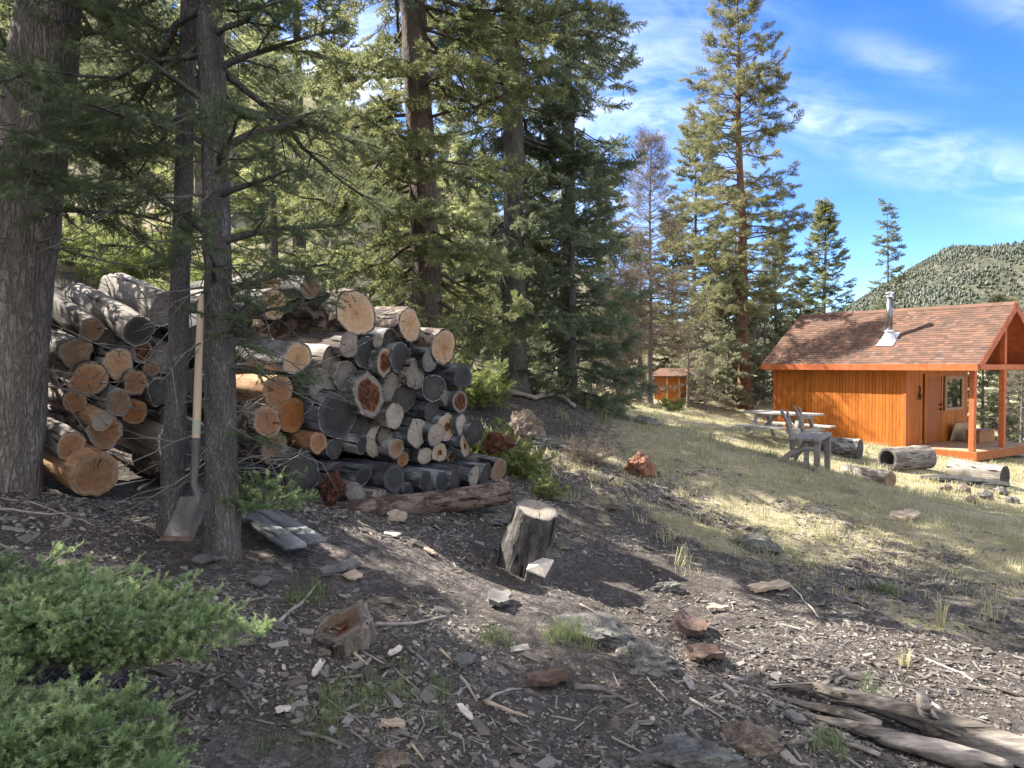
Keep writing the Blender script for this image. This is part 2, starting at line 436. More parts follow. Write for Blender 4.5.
M['deck'] = m_boards('weathered_deck', (.2, .13, .075), (.36, .25, .15), (.5, .37, .24), (.2, .2, .2), .8)
M['frame'] = m_boards('window_trim_wood', (.24, .12, .06), (.36, .2, .11), (.45, .28, .17), (.2, .2, .2))
M['shingle'] = m_tinted('brown_shingles', [(0, (.07, .052, .044)), (.3, (.1, .062, .048)), (.6, (.14, .08, .058)), (.85, (.175, .1, .07)), (1, (.14, .105, .088))], 120, .95, .004, nz=.3)
M['steel'] = NT('galvanised_flashing').finish((.62, .64, .67), .35, spec=.5, metal=.6)
M['pipe'] = NT('grey_stove_pipe').finish((.2, .2, .21), .32, spec=.5, metal=.85)
M['iron'] = NT('dark_iron').finish((.025, .022, .02), .5, spec=.5, metal=.6)
def _glass():
    t = NT('window_glass')
    return t.finish((.012, .014, .013), .03, spec=.9)
M['glass'] = _glass()
M['ply'] = m_boards('plywood_panel', (.3, .2, .11), (.42, .3, .18), (.52, .39, .25), (.1, .1, .1))
M['box'] = m_boards('rusty_brown_box', (.2, .085, .035), (.3, .14, .065), (.38, .2, .1), (.1, .1, .1))
M['weathered'] = m_plain('weathered_grey_timber', (.2, .185, .17), (.42, .4, .37), 12, .85, .004, (.15, 1, 1))
M['bench'] = m_plain('bench_timber', (.12, .105, .1), (.27, .245, .235), 14, .8, .004, (.3, 1, 1))
M['ash'] = m_plain('ash_handle', (.3, .22, .14), (.46, .36, .24), 14, .5, .001, (1, 1, .06), .4)
M['steel_old'] = m_plain('worn_steel', (.045, .04, .037), (.11, .098, .09), 9, .5, .002, (1, 1, 1), .4, .25)
M['green_label'] = NT('green_sticker').finish((.27, .28, .2), .6)
M['soil_dark'] = m_plain('charcoal', (.02, .02, .02), (.06, .058, .055), 12, .9, .02)
# ------------------------------------------------------------------ foliage
def sprig(seed, nmain, nside, nneed, nlen, nwid, spread=.42, up=.25, flat=.5, droop=.08):
    """unit spray along +x in the xy plane; thin triangle needles round a main twig and its side twigs"""
    r = np.random.default_rng(seed)
    V = []; T = []
    axes = [(np.zeros(3), np.array([1, 0, 0.]), 1.0, nmain)]
    for k in range(nside):
        s = .12 + .78 * (k + .5) / nside
        sg = 1 if k % 2 else -1
        a = math.radians(r.uniform(38, 58)) * sg
        l = spread * (1.05 - s) * r.uniform(.8, 1.2) + .1
        d = np.array([math.cos(a), math.sin(a), r.uniform(-.35, .4)])
        axes.append((np.array([s, 0, 0]), d / np.linalg.norm(d), l, max(3, int(nneed * l / .4))))
    for o, d, l, n in axes:
        e1 = np.cross(d, (0, 0, 1.)); e1 /= np.linalg.norm(e1); e2 = np.cross(e1, d)
        # stem, one thin triangle
        V += [o + e1 * nwid * .6, o - e1 * nwid * .6, o + d * l]; T += [.1, .1, .2]
        for i in range(n):
            s = (i + r.uniform(0, 1)) / n
            ph = r.uniform(0, 2 * PI)
            rad = e1 * math.cos(ph) + e2 * (math.sin(ph) * flat + up)
            rad /= np.linalg.norm(rad) + 1e-9
            b = o + d * l * s
            nd = d * r.uniform(.45, .95) + rad; nd /= np.linalg.norm(nd)
            w = np.cross(nd, r.normal(size=3)); w /= np.linalg.norm(w) + 1e-9
            L = nlen * r.uniform(.75, 1.2)
            V += [b + w * nwid / 2, b - w * nwid / 2, b + nd * L]
            tt = .25 + .5 * s * (o[0] + l * d[0] * s) + r.uniform(-.12, .12)
            T += [tt - .1, tt - .1, tt + .08]
    V = np.array(V); V[:, 2] -= droop * V[:, 0] ** 2
    return V, np.arange(len(V)).reshape(-1, 3), np.array(T)

SPR = {
    0: [sprig(k, 90, 9, 80, .095, .0125, up=.15, flat=.95, spread=.5) for k in range(6)],
    1: [sprig(20 + k, 52, 9, 42, .125, .026, up=.15, flat=.95) for k in range(6)],
    2: [sprig(40 + k, 24, 8, 19, .17, .052, up=.2, flat=.85) for k in range(5)],
    3: [sprig(60 + k, 8, 5, 6, .3, .14, up=.35) for k in range(4)],
    'tuft': [sprig(80 + k, 40, 6, 30, .24, .03, up=.45, flat=.9) for k in range(5)],
    'fluff': [sprig(120 + k, 64, 0, 0, .25, .055, up=.15, flat=1., droop=-.15) for k in range(5)],
    'bare': [sprig(90 + k, 4, 9, 6, .3, .02) for k in range(4)],
}

class Foliage:
    """collects sprig placements; built as one mesh"""
    def __init__(s, lod, seed=0):
        s.lod = lod; s.items = []; s.r = np.random.default_rng(seed)
    def put(s, loc, d, size, tint=0.):
        s.items.append((*loc, *d, size, tint))
    def mb(s):
        mb = MB()
        if not s.items: return mb
        A = np.array(s.items)
        t = SPR[s.lod]
        which = s.r.integers(0, len(t), len(A))
        for k, (V, F, T) in enumerate(t):
            B = A[which == k]
            if not len(B): continue
            d = B[:, 3:6] / (np.linalg.norm(B[:, 3:6], axis=1)[:, None] + 1e-9)
            up = np.array([0, 0, 1.]) + s.r.normal(0, .3 if s.lod in (2, 3) else .75, (len(B), 3))
            y = np.cross(up, d); y /= np.linalg.norm(y, axis=1)[:, None] + 1e-9
            z = np.cross(d, y)
            R = np.stack([d, y, z], 1) * B[:, 6][:, None, None]       # rows are the sprig axes
            W = np.einsum('vi,kij->kvj', V, R) + B[:, None, 0:3]
            Fk = (F[None] + (np.arange(len(B)) * len(V))[:, None, None]).reshape(-1, 3)
            Tk = (T[None, :] + B[:, 7][:, None] + s.r.normal(0, .07, len(B))[:, None]).ravel()
            mb.add(W.reshape(-1, 3), Fk, np.clip(Tk, 0, 1))
        return mb

def grow_branch(wood, fol, r, start, d, L, sag, lift, sp, lat_gap, lat_k, rad, bare=.2, twigs=True, tint=0., seg=5, woodtint=.5, fill=.62):
    """one limb from start: sagging curve, side twigs alternately left and right, sprays along them"""
    d = np.asarray(d, float); d = d / np.linalg.norm(d)
    n = 7
    ss = np.linspace(0, 1, n)
    side = np.cross(d, (0, 0, 1.)); side /= np.linalg.norm(side) + 1e-9
    bend = r.normal(0, .06) * L
    pts = np.asarray(start)[None] + d[None] * (ss * L)[:, None] + side[None] * (bend * np.sin(ss * PI))[:, None]
    pts[:, 2] += L * (-sag * ss ** 2 + lift * ss ** 4)
    pts[1:] += r.normal(0, .012 * L, (n - 1, 3))
    wood.tube(pts, np.linspace(rad, rad * .18, n), seg, False, woodtint)
    if fol is None: return pts
    nl = max(2, int(L * (1 - bare) / lat_gap))
    flip = r.integers(0, 2)
    for k in range(nl):
        s = bare + (1 - bare) * (k + r.uniform(.1, .9)) / nl
        i = min(int(s * (n - 1)), n - 2); f = s * (n - 1) - i
        p = pts[i] * (1 - f) + pts[i + 1] * f
        t = pts[i + 1] - pts[i]; t /= np.linalg.norm(t) + 1e-9
        sd = np.cross(t, (0, 0, 1.)); sd /= np.linalg.norm(sd) + 1e-9
        sg = 1 if (k + flip) % 2 else -1
        a = math.radians(r.uniform(40, 68))
        ld = t * math.cos(a) + sd * sg * math.sin(a) + np.array([0, 0, r.uniform(-.3, .12)])
        ld /= np.linalg.norm(ld)
        l = lat_k * L * (1 - s) * r.uniform(.6, 1.15) + sp * .4
        m = max(1, int(round(l / (sp * fill))))
        if twigs and l > sp: wood.tube([p, p + ld * l * .5 + (0, 0, -.02 * l), p + ld * l * .95 + (0, 0, -.06 * l)], [rad * .3, rad * .2, rad * .1], 3, False, woodtint)
        for j in range(m):
            q = p + ld * (l * j / m) + (0, 0, -.05 * l * (j / m) ** 2)
            dd = ld + r.normal(0, .22, 3)
            if m > 1 and j < m - 1:
                dd = ld * .75 + np.cross(ld, (0, 0, 1.)) * (.6 if j % 2 else -.6) + r.normal(0, .15, 3)
            fol.put(q, dd, sp * r.uniform(.7, 1.2), tint)
    fol.put(pts[-2], pts[-1] - pts[-2], sp * 1.1, tint)
    return pts

def conifer(seed, H, r0, base, _at, R, lod, sp, gap=.3, nper=4, prof=None, pitch=(-18, 25), sag=.22, lift=.2, lat_gap=.16, lat_k=.42,
            lean=None, dead=None, explicit=(), split=None, trunk_seg=20, tint=0., skip=0., bare=.2, flare=1.35, twigs=True, far_lod=None, fol_keep=1., H0=0., rings=60, crooked=.02, fill=.62):
    """returns (wood MB, crown MB); base of the trunk at the origin"""
    r = np.random.default_rng(seed)
    wood = MB(); wood.dry = []; fol = Foliage(lod, seed); far = Foliage(far_lod if far_lod is not None else lod, seed + 1)
    prof = prof or (lambda t: (1 - t) ** .85 + .04)
    lean = np.asarray(lean if lean is not None else (0, 0), float)
    ph = r.uniform(0, 6, 2)
    def axis(z):
        z = np.asarray(z, float)
        k = np.minimum(z / 4, 1.5)
        return np.stack([lean[0] * z + crooked * np.sin(z * .9 + ph[0]) * k, lean[1] * z + crooked * np.sin(z * .8 + ph[1]) * k, z], -1)
    zs = np.concatenate([np.linspace(-.3, min(5, H * .4), rings), np.linspace(min(5, H * .4), H, 16)[1:]])
    rad = r0 * np.clip(1 - np.maximum(zs, 0) / H, .02, 1) ** .85
    rad *= 1 + (flare - 1) * np.exp(-np.maximum(zs, 0) / .28)
    V, F = tube(axis(zs), rad, trunk_seg)
    nv = V - np.repeat(axis(zs), trunk_seg, 0)
    q = V * np.array([1, 1, .25])
    k = np.repeat(rad, trunk_seg)
    nrm = nv / (np.linalg.norm(nv, axis=1)[:, None] + 1e-9)
    V = V + nrm * (k * .10 * fbm(q * (1.1 / r0), 3, seed) + k * .06 * vnoise(q * (3.2 / r0), seed + 5))[:, None]
    wood.add(V, F)
    def rad_at(z): return r0 * max(.02, 1 - z / H) ** .85
    z = base
    while z < H - .15:
        t = (z - base) / (H - base)
        for k in range(nper):
            if r.random() < skip: continue
            zz = z + r.uniform(-.5, .5) * gap
            L = R * prof(min(max(t, 0), 1)) * r.uniform(.6, 1.12)
            if L < .12: L = .12
            a = r.uniform(0, 2 * PI)
            p = math.radians(pitch[0] + (pitch[1] - pitch[0]) * t + r.normal(0, 7))
            d = (math.cos(a) * math.cos(p), math.sin(a) * math.cos(p), math.sin(p))
            f = fol
            s_ = sp; lg = lat_gap; tw = twigs
            if split and zz > split: f = far; s_ = sp * 1.9; lg = lat_gap * 2.2; tw = False
            grow_branch(wood, f, r, axis(zz), d, L, sag * r.uniform(.6, 1.3), lift, s_, lg, lat_k, .006 + .011 * L, bare, tw, tint, 5 if tw else 3, fill=fill)
        z += gap * r.uniform(.75, 1.25)
    if dead:
        z0, z1, n, Ld = dead
        for k in range(n):
            dry = MB(); wood.dry.append(dry)
            zz = r.uniform(z0, z1); a = r.uniform(0, 2 * PI); L = Ld * r.uniform(.3, 1)
            d = np.array([math.cos(a), math.sin(a), r.uniform(-.5, .15)])
            pts = grow_branch(dry, None, r, axis(zz), d, L, .2, .1, .1, .1, .1, .005 + .004 * L, woodtint=.9)
            for j in range(r.integers(2, 7)):
                i = r.integers(1, 6); q = pts[i]
                dd = (pts[i] - pts[i - 1]); dd /= np.linalg.norm(dd)
                dd = dd + r.normal(0, .6, 3); l = L * r.uniform(.15, .45)
                dry.tube([q, q + dd * l * .5 + r.normal(0, .02, 3), q + dd * l + r.normal(0, .04, 3)], [.004, .003, .0012], 3, False, .9)
    for (zz, tgt, L_sag, rr_, tn) in explicit:
        st = axis(zz); d = np.asarray(tgt, float) - st; L = np.linalg.norm(d)
        d[2] += L_sag * L - .2 * L * .0
        grow_branch(wood, fol, r, st, d, L, L_sag, 0., sp, lat_gap, lat_k, rr_, .22, True, tn)
    m = fol.mb()
    if far is not fol and far.items:
        f2 = far.mb()
        for V_, T_ in zip(f2.V, f2.T): pass
        off = m.n
        m.V += f2.V; m.T += f2.T
        for k_, fs in f2.F.items():
            for f_ in fs: m.F.setdefault(k_, []).append(f_ + off)
        m.n += f2.n
    return wood, m

def plant_tree(name, label, wood, crown, bark, leaf, loc, rz=0, group=None, cat='tree'):
    t = thing(name, label, cat, loc, rz, group)
    wood.build('trunk', bark, t, smooth=True)
    for d_ in wood.dry: d_.build('dead_branch', M['twig'], t, smooth=True)
    if crown is not None and crown.n: crown.build('crown', leaf, t)
    return t
def at(px, py, Y):
    """ground point under a pixel column at distance Y (py only used as a check)"""
    p = P(px, py, Y); return np.array([p[0], p[1], gz(p[0], p[1])])
# ------------------------------------------------------------------ camera, light, sky
cam = bpy.data.cameras.new('camera'); cam.lens = F_PX / 1024 * 36; cam.sensor_width = 36; cam.clip_start = .05; cam.clip_end = 6000
co = bpy.data.objects.new('camera', cam); COL.objects.link(co)
co.location = (0, 0, CAM_Z); co.rotation_euler = (PI / 2 - PITCH, 0, 0); SC.camera = co
SUN_AZ = Vector((-.9, .44)).normalized(); SUN_EL = math.radians(43)
sl = bpy.data.lights.new('sun', 'SUN'); sl.energy = 4.6; sl.angle = math.radians(.5); sl.color = (1, .93, .82)
so = bpy.data.objects.new('sun', sl); COL.objects.link(so)
sdir = Vector((SUN_AZ.x * math.cos(SUN_EL), SUN_AZ.y * math.cos(SUN_EL), math.sin(SUN_EL)))
so.rotation_euler = (-sdir).to_track_quat('-Z', 'Y').to_euler(); so.location = sdir * 50
W = bpy.data.worlds.new('World'); SC.world = W; W.use_nodes = True
wt = W.node_tree; wt.nodes.clear()
def wn(t, **p):
    n = wt.nodes.new('ShaderNode' + t)
    for k, v in p.items(): setattr(n, k, v)
    return n
sky = wn('TexSky', sky_type='NISHITA', sun_disc=False, sun_elevation=SUN_EL, sun_rotation=math.atan2(SUN_AZ.x, SUN_AZ.y), altitude=2700, air_density=1.0, dust_density=.4, ozone_density=2.5)
bg = wn('Background'); bg.inputs[1].default_value = .092
wo = wn('OutputWorld')
# thin high cloud: noise on a flat layer overhead, drawn out along one direction
tc = wn('TexCoord'); sx = wn('SeparateXYZ'); wt.links.new(tc.outputs['Generated'], sx.inputs[0])
def wm(op, a, b=0., c=0., clamp=False):
    n = wn('Math', operation=op, use_clamp=clamp)
    for i, v in enumerate((a, b, c)):
        if isinstance(v, (int, float)): n.inputs[i].default_value = v
        else: wt.links.new(v, n.inputs[i])
    return n.outputs[0]
yy = wm('MAXIMUM', sx.outputs[1], .05)
A_ = wm('DIVIDE', sx.outputs[0], yy); B_ = wm('DIVIDE', sx.outputs[2], yy)     # directions ahead, as slopes
cx = wn('CombineXYZ'); wt.links.new(A_, cx.inputs[0]); wt.links.new(B_, cx.inputs[1])
def cloud(rot, scale, nscale, lo, hi, detail=6, dist=.8):
    mp = wn('Mapping'); mp.inputs['Rotation'].default_value = (0, 0, rot); mp.inputs['Scale'].default_value = scale
    wt.links.new(cx.outputs[0], mp.inputs[0])
    n = wn('TexNoise'); n.inputs['Scale'].default_value = nscale; n.inputs['Detail'].default_value = detail; n.inputs['Roughness'].default_value = .6; n.inputs['Distortion'].default_value = dist
    wt.links.new(mp.outputs[0], n.inputs[0])
    r = wn('MapRange', interpolation_type='SMOOTHSTEP'); wt.links.new(n.outputs[0], r.inputs[0])
    r.inputs[1].default_value = lo; r.inputs[2].default_value = hi
    return r.outputs[0]
def blob(x0, y0, ang, sx_, sy_):
    """soft elongated patch in direction space where cloud lies"""
    c, s = math.cos(ang), math.sin(ang)
    dx = wm('SUBTRACT', A_, x0); dy = wm('SUBTRACT', B_, y0)
    u = wm('ADD', wm('MULTIPLY', dx, c / sx_), wm('MULTIPLY', dy, s / sx_))
    v = wm('ADD', wm('MULTIPLY', dx, -s / sy_), wm('MULTIPLY', dy, c / sy_))
    q = wm('ADD', wm('MULTIPLY', u, u), wm('MULTIPLY', v, v))
    return wm('POWER', 2.718, wm('MULTIPLY', q, -1.))
c1 = cloud(.28, (1.2, 4.2, 1), 2.4, .36, .75)
c2 = cloud(.1, (1.5, 3.2, 1), 5.5, .38, .72)
mk = wm('MULTIPLY', blob(.55, .268, -.33, .3, .04), .62)
mk = wm('MAXIMUM', mk, wm('MULTIPLY', blob(.41, .31, -.3, .09, .03), .8))
mk = wm('MAXIMUM', mk, wm('MULTIPLY', blob(.12, .30, .5, .2, .16), .8))
mk = wm('MAXIMUM', mk, wm('MULTIPLY', blob(-.2, .35, .2, .22, .12), 1.1))
mk = wm('MAXIMUM', mk, wm('MULTIPLY', blob(.64, .47, -.4, .08, .03), .5))
mk = wm('MAXIMUM', mk, wm('MULTIPLY', blob(.5, .39, -.3, .1, .025), .3))
# unseen broken cloud added behind and above the camera as neutral fill light
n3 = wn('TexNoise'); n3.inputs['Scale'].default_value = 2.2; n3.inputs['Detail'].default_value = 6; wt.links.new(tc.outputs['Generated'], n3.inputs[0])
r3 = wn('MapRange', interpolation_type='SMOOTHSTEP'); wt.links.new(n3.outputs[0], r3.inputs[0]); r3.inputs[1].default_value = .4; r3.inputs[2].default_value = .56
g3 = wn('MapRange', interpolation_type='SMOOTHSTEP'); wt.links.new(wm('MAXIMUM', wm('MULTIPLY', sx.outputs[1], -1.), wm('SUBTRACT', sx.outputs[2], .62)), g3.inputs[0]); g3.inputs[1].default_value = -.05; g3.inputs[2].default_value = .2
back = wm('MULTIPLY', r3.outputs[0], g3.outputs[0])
cl = wm('MULTIPLY', mk, wm('ADD', wm('MULTIPLY', c1, .75), wm('MULTIPLY', c2, .45)), clamp=True)
mxw = wn('Mix', data_type='RGBA'); wt.links.new(wm('MULTIPLY', cl, .85), mxw.inputs[0]); hs = wn('HueSaturation'); hs.inputs['Saturation'].default_value = 1.3; hs.inputs['Value'].default_value = .92; hs.inputs['Hue'].default_value = .515; wt.links.new(sky.outputs[0], hs.inputs['Color']); wt.links.new(hs.outputs[0], mxw.inputs[6]); mxw.inputs[7].default_value = (5.2, 5.5, 6.0, 1)
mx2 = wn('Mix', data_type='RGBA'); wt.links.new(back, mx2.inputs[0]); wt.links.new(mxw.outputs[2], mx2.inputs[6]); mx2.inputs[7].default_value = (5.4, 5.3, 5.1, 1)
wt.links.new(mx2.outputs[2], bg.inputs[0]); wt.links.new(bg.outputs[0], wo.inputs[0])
vs = SC.view_settings; vs.view_transform = 'Standard'; vs.look = 'None'; vs.gamma = 1; vs.use_curve_mapping = False; vs.exposure = 2.12
SC.render.engine = 'CYCLES'
SC.cycles.use_denoising = True; SC.cycles.max_bounces = 6; SC.cycles.transmission_bounces = 4; SC.cycles.diffuse_bounces = 3; SC.cycles.glossy_bounces = 3

# ------------------------------------------------------------------ ground
def graded(lo, hi, a, b, step, growth=1.07):
    xs = list(np.arange(a, b + 1e-6, step))
    s = step
    while xs[-1] < hi: s *= growth; xs.append(xs[-1] + s)
    s = step; left = [a]
    while left[-1] > lo: s *= growth; left.append(left[-1] - s)
    return np.array(left[1:][::-1] + xs)
gx = graded(-1500, 1500, -4.2, 5.5, .045); gy = graded(-300, 2500, 2.2, 9.5, .045)
X, Y = np.meshgrid(gx, gy)
Xf, Yf = X.ravel(), Y.ravel()
Z = hz(Xf, Yf)
def grass_mask(x, y):
    p = np.c_[x, y, np.zeros(len(x))]
    n = .9 * fbm(p * .55, 4, 31) + .5 * fbm(p * 2.3, 3, 37)
    edge = (y - (8.4 - .5 * x)) / 1.3
    right = np.clip(.5 + edge * .45 + n * .5, 0, 1)
    under = np.exp(-((x + .2) / 2.0) ** 2 - ((y - 11.5) / 2.6) ** 2)       # needle litter under the big trees
    hill = np.clip((y - 9.5 - .3 * (x + 3)) / 2 + n * .4, 0, 1) * (x < -1)
    m = np.where(x < -1, np.minimum(right, hill), right)
    return np.clip(m - .85 * under, 0, 1)
gm = grass_mask(Xf, Yf)
mb = MB(); nx = len(gx)
ii, jj = np.meshgrid(np.arange(nx - 1), np.arange(len(gy) - 1)); a0 = (jj * nx + ii).ravel()
mb.add(np.c_[Xf, Yf, Z], np.stack([a0, a0 + 1, a0 + nx + 1, a0 + nx], -1), gm)
def m_ground():
    t = NT('forest_floor')
    v = t.coord('Object'); g = t.attr()
    n1 = t.noise(v, 1.3, 6, .65); n2 = t.noise(v, 14, 6, .7); n3 = t.noise(v, 75, 4, .75)
    vo = t.n('TexVoronoi', dict(feature='F1'), Vector=t.mix(.12, v, t.n('TexNoise', Vector=v, Scale=20.).outputs['Color']), Scale=38.)
    chip = vo.outputs['Color']; cd = vo.outputs['Distance']
    cr = t.n('SeparateColor', Color=chip).outputs[0]
    duff = t.ramp(n3, [(.3, (.026, .021, .0185)), (.5, (.072, .063, .056)), (.7, (.155, .14, .127))])
    litter = t.ramp(cr, [(0, (.045, .04, .038)), (.4, (.11, .1, .095)), (.75, (.2, .18, .17)), (1, (.32, .27, .23))])
    lf = t.ramp(t.math('ADD', t.math('MULTIPLY', n1, .6), t.math('MULTIPLY', n2, .4)), [(.43, 0.), (.62, .9)])
    soil = t.mix(lf, duff, litter)
    straw = t.ramp(t.math('ADD', t.math('MULTIPLY', n3, .6), t.math('MULTIPLY', n2, .4)), [(.3, (.13, .11, .075)), (.48, (.33, .285, .19)), (.65, (.52, .46, .33))])
    green = t.ramp(n3, [(.3, (.1, .11, .05)), (.65, (.28, .27, .13))])
    turf = t.mix(t.ramp(t.noise(v, 2.2, 5, .7), [(.44, 0.), (.66, .75)]), straw, green)
    gk = t.ramp(t.math('ADD', g, t.math('MULTIPLY', t.math('SUBTRACT', n2, .5), .7)), [(.45, 0.), (.72, 1.)])
    col = t.mix(gk, soil, turf)
    h = t.math('ADD', t.math('MULTIPLY', n2, 1.), t.math('ADD', t.math('MULTIPLY', n3, .5), t.math('MULTIPLY', cr, .45)))
    return t.finish(col, .95, t.bump(h, .03), .1)
tag(mb.build('ground', m_ground(), smooth=True), kind='structure')

# distant hill across the valley with its wood
hy = 620.
prof_px = [(700,330),(780,322),(840,312),(860,302),(893,281),(920,264),(950,251),(985,247),(1024,240),(1080,233),(1200,222),(1300,226),(1400,250)]
ph_x = np.array([(p[0] - 512) / F_PX * hy for p in prof_px]); ph_z = np.array([P(p[0], p[1], hy)[2] for p in prof_px])
def hill_h(x, y):
    crest = np.interp(x, ph_x, ph_z)
    k = np.clip((y - 330) / (hy - 330), 0, 1); back = np.clip(1 - (y - hy) / 260, 0, 1)
    s = np.where(y <= hy, k ** .9, back)
    p = np.c_[x, y, np.zeros(len(x))] / 70
    n = fbm(p, 5, 51)
    rid = 1 - np.abs(fbm(p * 1.6 + 5, 4, 77))
    return -14 + (crest + 14) * s + (s * (1 - s) * 4 + .15) * (9 * n + 5 * rid) * np.clip((crest + 5) / 40, .1, 1)
hx = np.linspace(120, 720, 170); hyv = np.linspace(320, 880, 110)
X, Y = np.meshgrid(hx, hyv); Zh = hill_h(X.ravel(), Y.ravel())
mb = MB(); nx = len(hx); ii, jj = np.meshgrid(np.arange(nx - 1), np.arange(len(hyv) - 1)); a0 = (jj * nx + ii).ravel()
mb.add(np.c_[X.ravel(), Y.ravel(), Zh], np.stack([a0, a0 + 1, a0 + nx + 1, a0 + nx], -1))
def m_hill():
    t = NT('far_hillside_soil'); v = t.coord('Object')
    n = t.noise(v, .03, 6, .65); f = t.noise(v, .3, 5, .7)
    return t.finish(t.ramp(t.math('ADD', t.math('MULTIPLY', n, .5), t.math('MULTIPLY', f, .5)), [(.36, (.055, .065, .045)), (.52, (.095, .098, .07)), (.62, (.24, .215, .18))]), .95, t.bump(f, 3.), .1)
tag(mb.build('hill', m_hill(), smooth=True), kind='structure')
mb = MB(); r = np.random.default_rng(5)
cone = []
nt = 70000
tx = r.uniform(130, 680, nt); ty = r.uniform(330, 700, nt)
pq = np.c_[tx, ty, np.zeros(nt)]
dens = fbm(pq / 45, 4, 61) + .6 * fbm(pq / 12 + 9, 3, 66)
keep = dens > r.uniform(-.9, .8, nt); tx, ty = tx[keep], ty[keep]; tz = hill_h(tx, ty); nt = len(tx)
hh = r.uniform(1.2, 3.4, nt) * np.clip(1 + .5 * fbm(np.c_[tx, ty, tz] / 25, 2, 7), .5, 1.5); ww = hh * r.uniform(.24, .45, nt)
V = []
for (zz, wk) in ((.05, .9), (.3, 1.), (.65, .5)):
    for i in range(6):
        a_ = i * PI / 3 + r.uniform(-.3, .3, nt); q = ww * wk * r.uniform(.7, 1.25, nt)
        V.append(np.c_[tx + np.cos(a_) * q, ty + np.sin(a_) * q, tz + hh * zz])
V.append(np.c_[tx, ty, tz + hh])
V = np.stack(V, 1)
Q = np.array([[k * 6 + i, k * 6 + (i + 1) % 6, k * 6 + 6 + (i + 1) % 6, k * 6 + 6 + i] for k in range(2) for i in range(6)])
T3 = np.array([[12 + i, 12 + (i + 1) % 6, 18] for i in range(6)])
o_ = (np.arange(nt) * 19)[:, None, None]
mb.add(V.reshape(-1, 3), (Q[None] + o_).reshape(-1, 4), np.repeat(np.clip(r.normal(.4, .28, nt), 0, 1), 19))
mb.F.setdefault(3, []).append((T3[None] + o_).reshape(-1, 3))
M['far_tree'] = m_foliage('far_forest', (.042, .054, .038), (.068, .082, .053), (.105, .115, .078), .15)
tag(mb.build('hillside_forest', M['far_tree']), 'dark green conifers scattered over the distant hill', 'forest', kind='stuff')

# ------------------------------------------------------------------ cabin
cz = CAM_Z - 2.30                                     # deck level
A0 = (11.3, 22.1, cz); ANG = math.atan2(-.81, .58)
cab = thing('cabin', 'orange stained wooden cabin with a shingled gable roof and open porch', 'cabin', A0, ANG)
WL, WD, PD = 4.34, 3.76, 1.78
OV, GO = .35, .30
EZ = 2.30; RISE = 1.74; YM = WD / 2; slope = math.atan2(RISE, YM + OV)
def part(name, mb, mat, parent=cab, smooth=False, bev=0., **k):
    o = mb.build(name, mat, parent, smooth=smooth)
    if bev: bevel(o, bev)
    return o
rb = random.Random(3)
def boards_x(mb, x0, x1, y, z0, z1, w=.105, gap=.009, th=.022, sgn=-1, ztop=None):
    x = x0
    while x < x1 - .01:
        e = min(x + w - gap, x1); o = rb.uniform(0, .003)
        zt = ztop((x + e) / 2) if ztop else z1
        mb.box(x, e, y + sgn * (th + o) if sgn < 0 else y, y if sgn < 0 else y + th + o, z0, zt, rb.uniform(.2, .8)); x += w
def boards_y(mb, y0, y1, x, z0, z1, w=.105, gap=.009, th=.022, holes=()):
    y = y0
    while y < y1 - .01:
        e = min(y + w - gap, y1); o = rb.uniform(0, .003); c = rb.uniform(.2, .8)
        segs = [(z0, z1)]
        for (a, b, h0, h1) in holes:
            if e > a and y < b: segs = [s for q in segs for s in ((q[0], min(q[1], h0)), (max(q[0], h1), q[1])) if s[1] - s[0] > .01]
        for s in segs: mb.box(x, x + th + o, y, e, s[0], s[1], c)
        y += w
w = MB(); boards_x(w, -WL, 0, 0, -.16, EZ - .02); w.box(-WL, -.005, .0, .06, -.16, EZ - .02, .1)
part('front_wall', w, M['siding'])
w = MB(); boards_x(w, -WL, 0, WD, -.16, EZ - .02, sgn=1); w.box(-WL, -.005, WD - .06, WD, -.16, EZ - .02, .1); part('back_wall', w, M['siding'])
w = MB(); w.box(-WL - .03, -WL, 0, WD, -.16, EZ, .4)
w.add([(-WL - .03, -.1, EZ), (-WL - .03, WD + .1, EZ), (-WL - .03, YM, EZ + RISE - .15), (-WL, -.1, EZ), (-WL, WD + .1, EZ), (-WL, YM, EZ + RISE - .15)], [[0, 2, 1], [3, 4, 5], [0, 3, 5, 2], [1, 2, 5, 4]])
part('side_wall', w, M['siding'])
dy0, dy1, wy0, wy1 = 1.04, 2.13, 2.27, 3.44
w = MB(); boards_y(w, .0, WD, 0, -.02, EZ - .02, holes=((dy0, dy1, -.1, 2.06), (wy0, wy1, .93, 2.0)))
part('porch_wall', w, M['siding'])
w = MB()                                              # inner gable, horizontal boards
zz = EZ - .02
while zz < EZ + RISE - .25:
    hw = (YM + OV - .25) * (1 - (zz - EZ + .1) / RISE); w.box(.0, .02, YM - hw, YM + hw, zz, zz + .12, rb.uniform(.2, .8)); zz += .13
part('gable', w, M['siding_h'])
# corner trims
w = MB(); w.box(-WL - .05, -WL + .05, -.045, -.024, -.16, EZ - .03, .4); part('corner_trim', w, M['trim'], bev=.003)
w = MB(); w.box(-.035, .045, -.045, -.028, -.16, EZ - .03, .5); part('corner_trim', w, M['trim'], bev=.003)
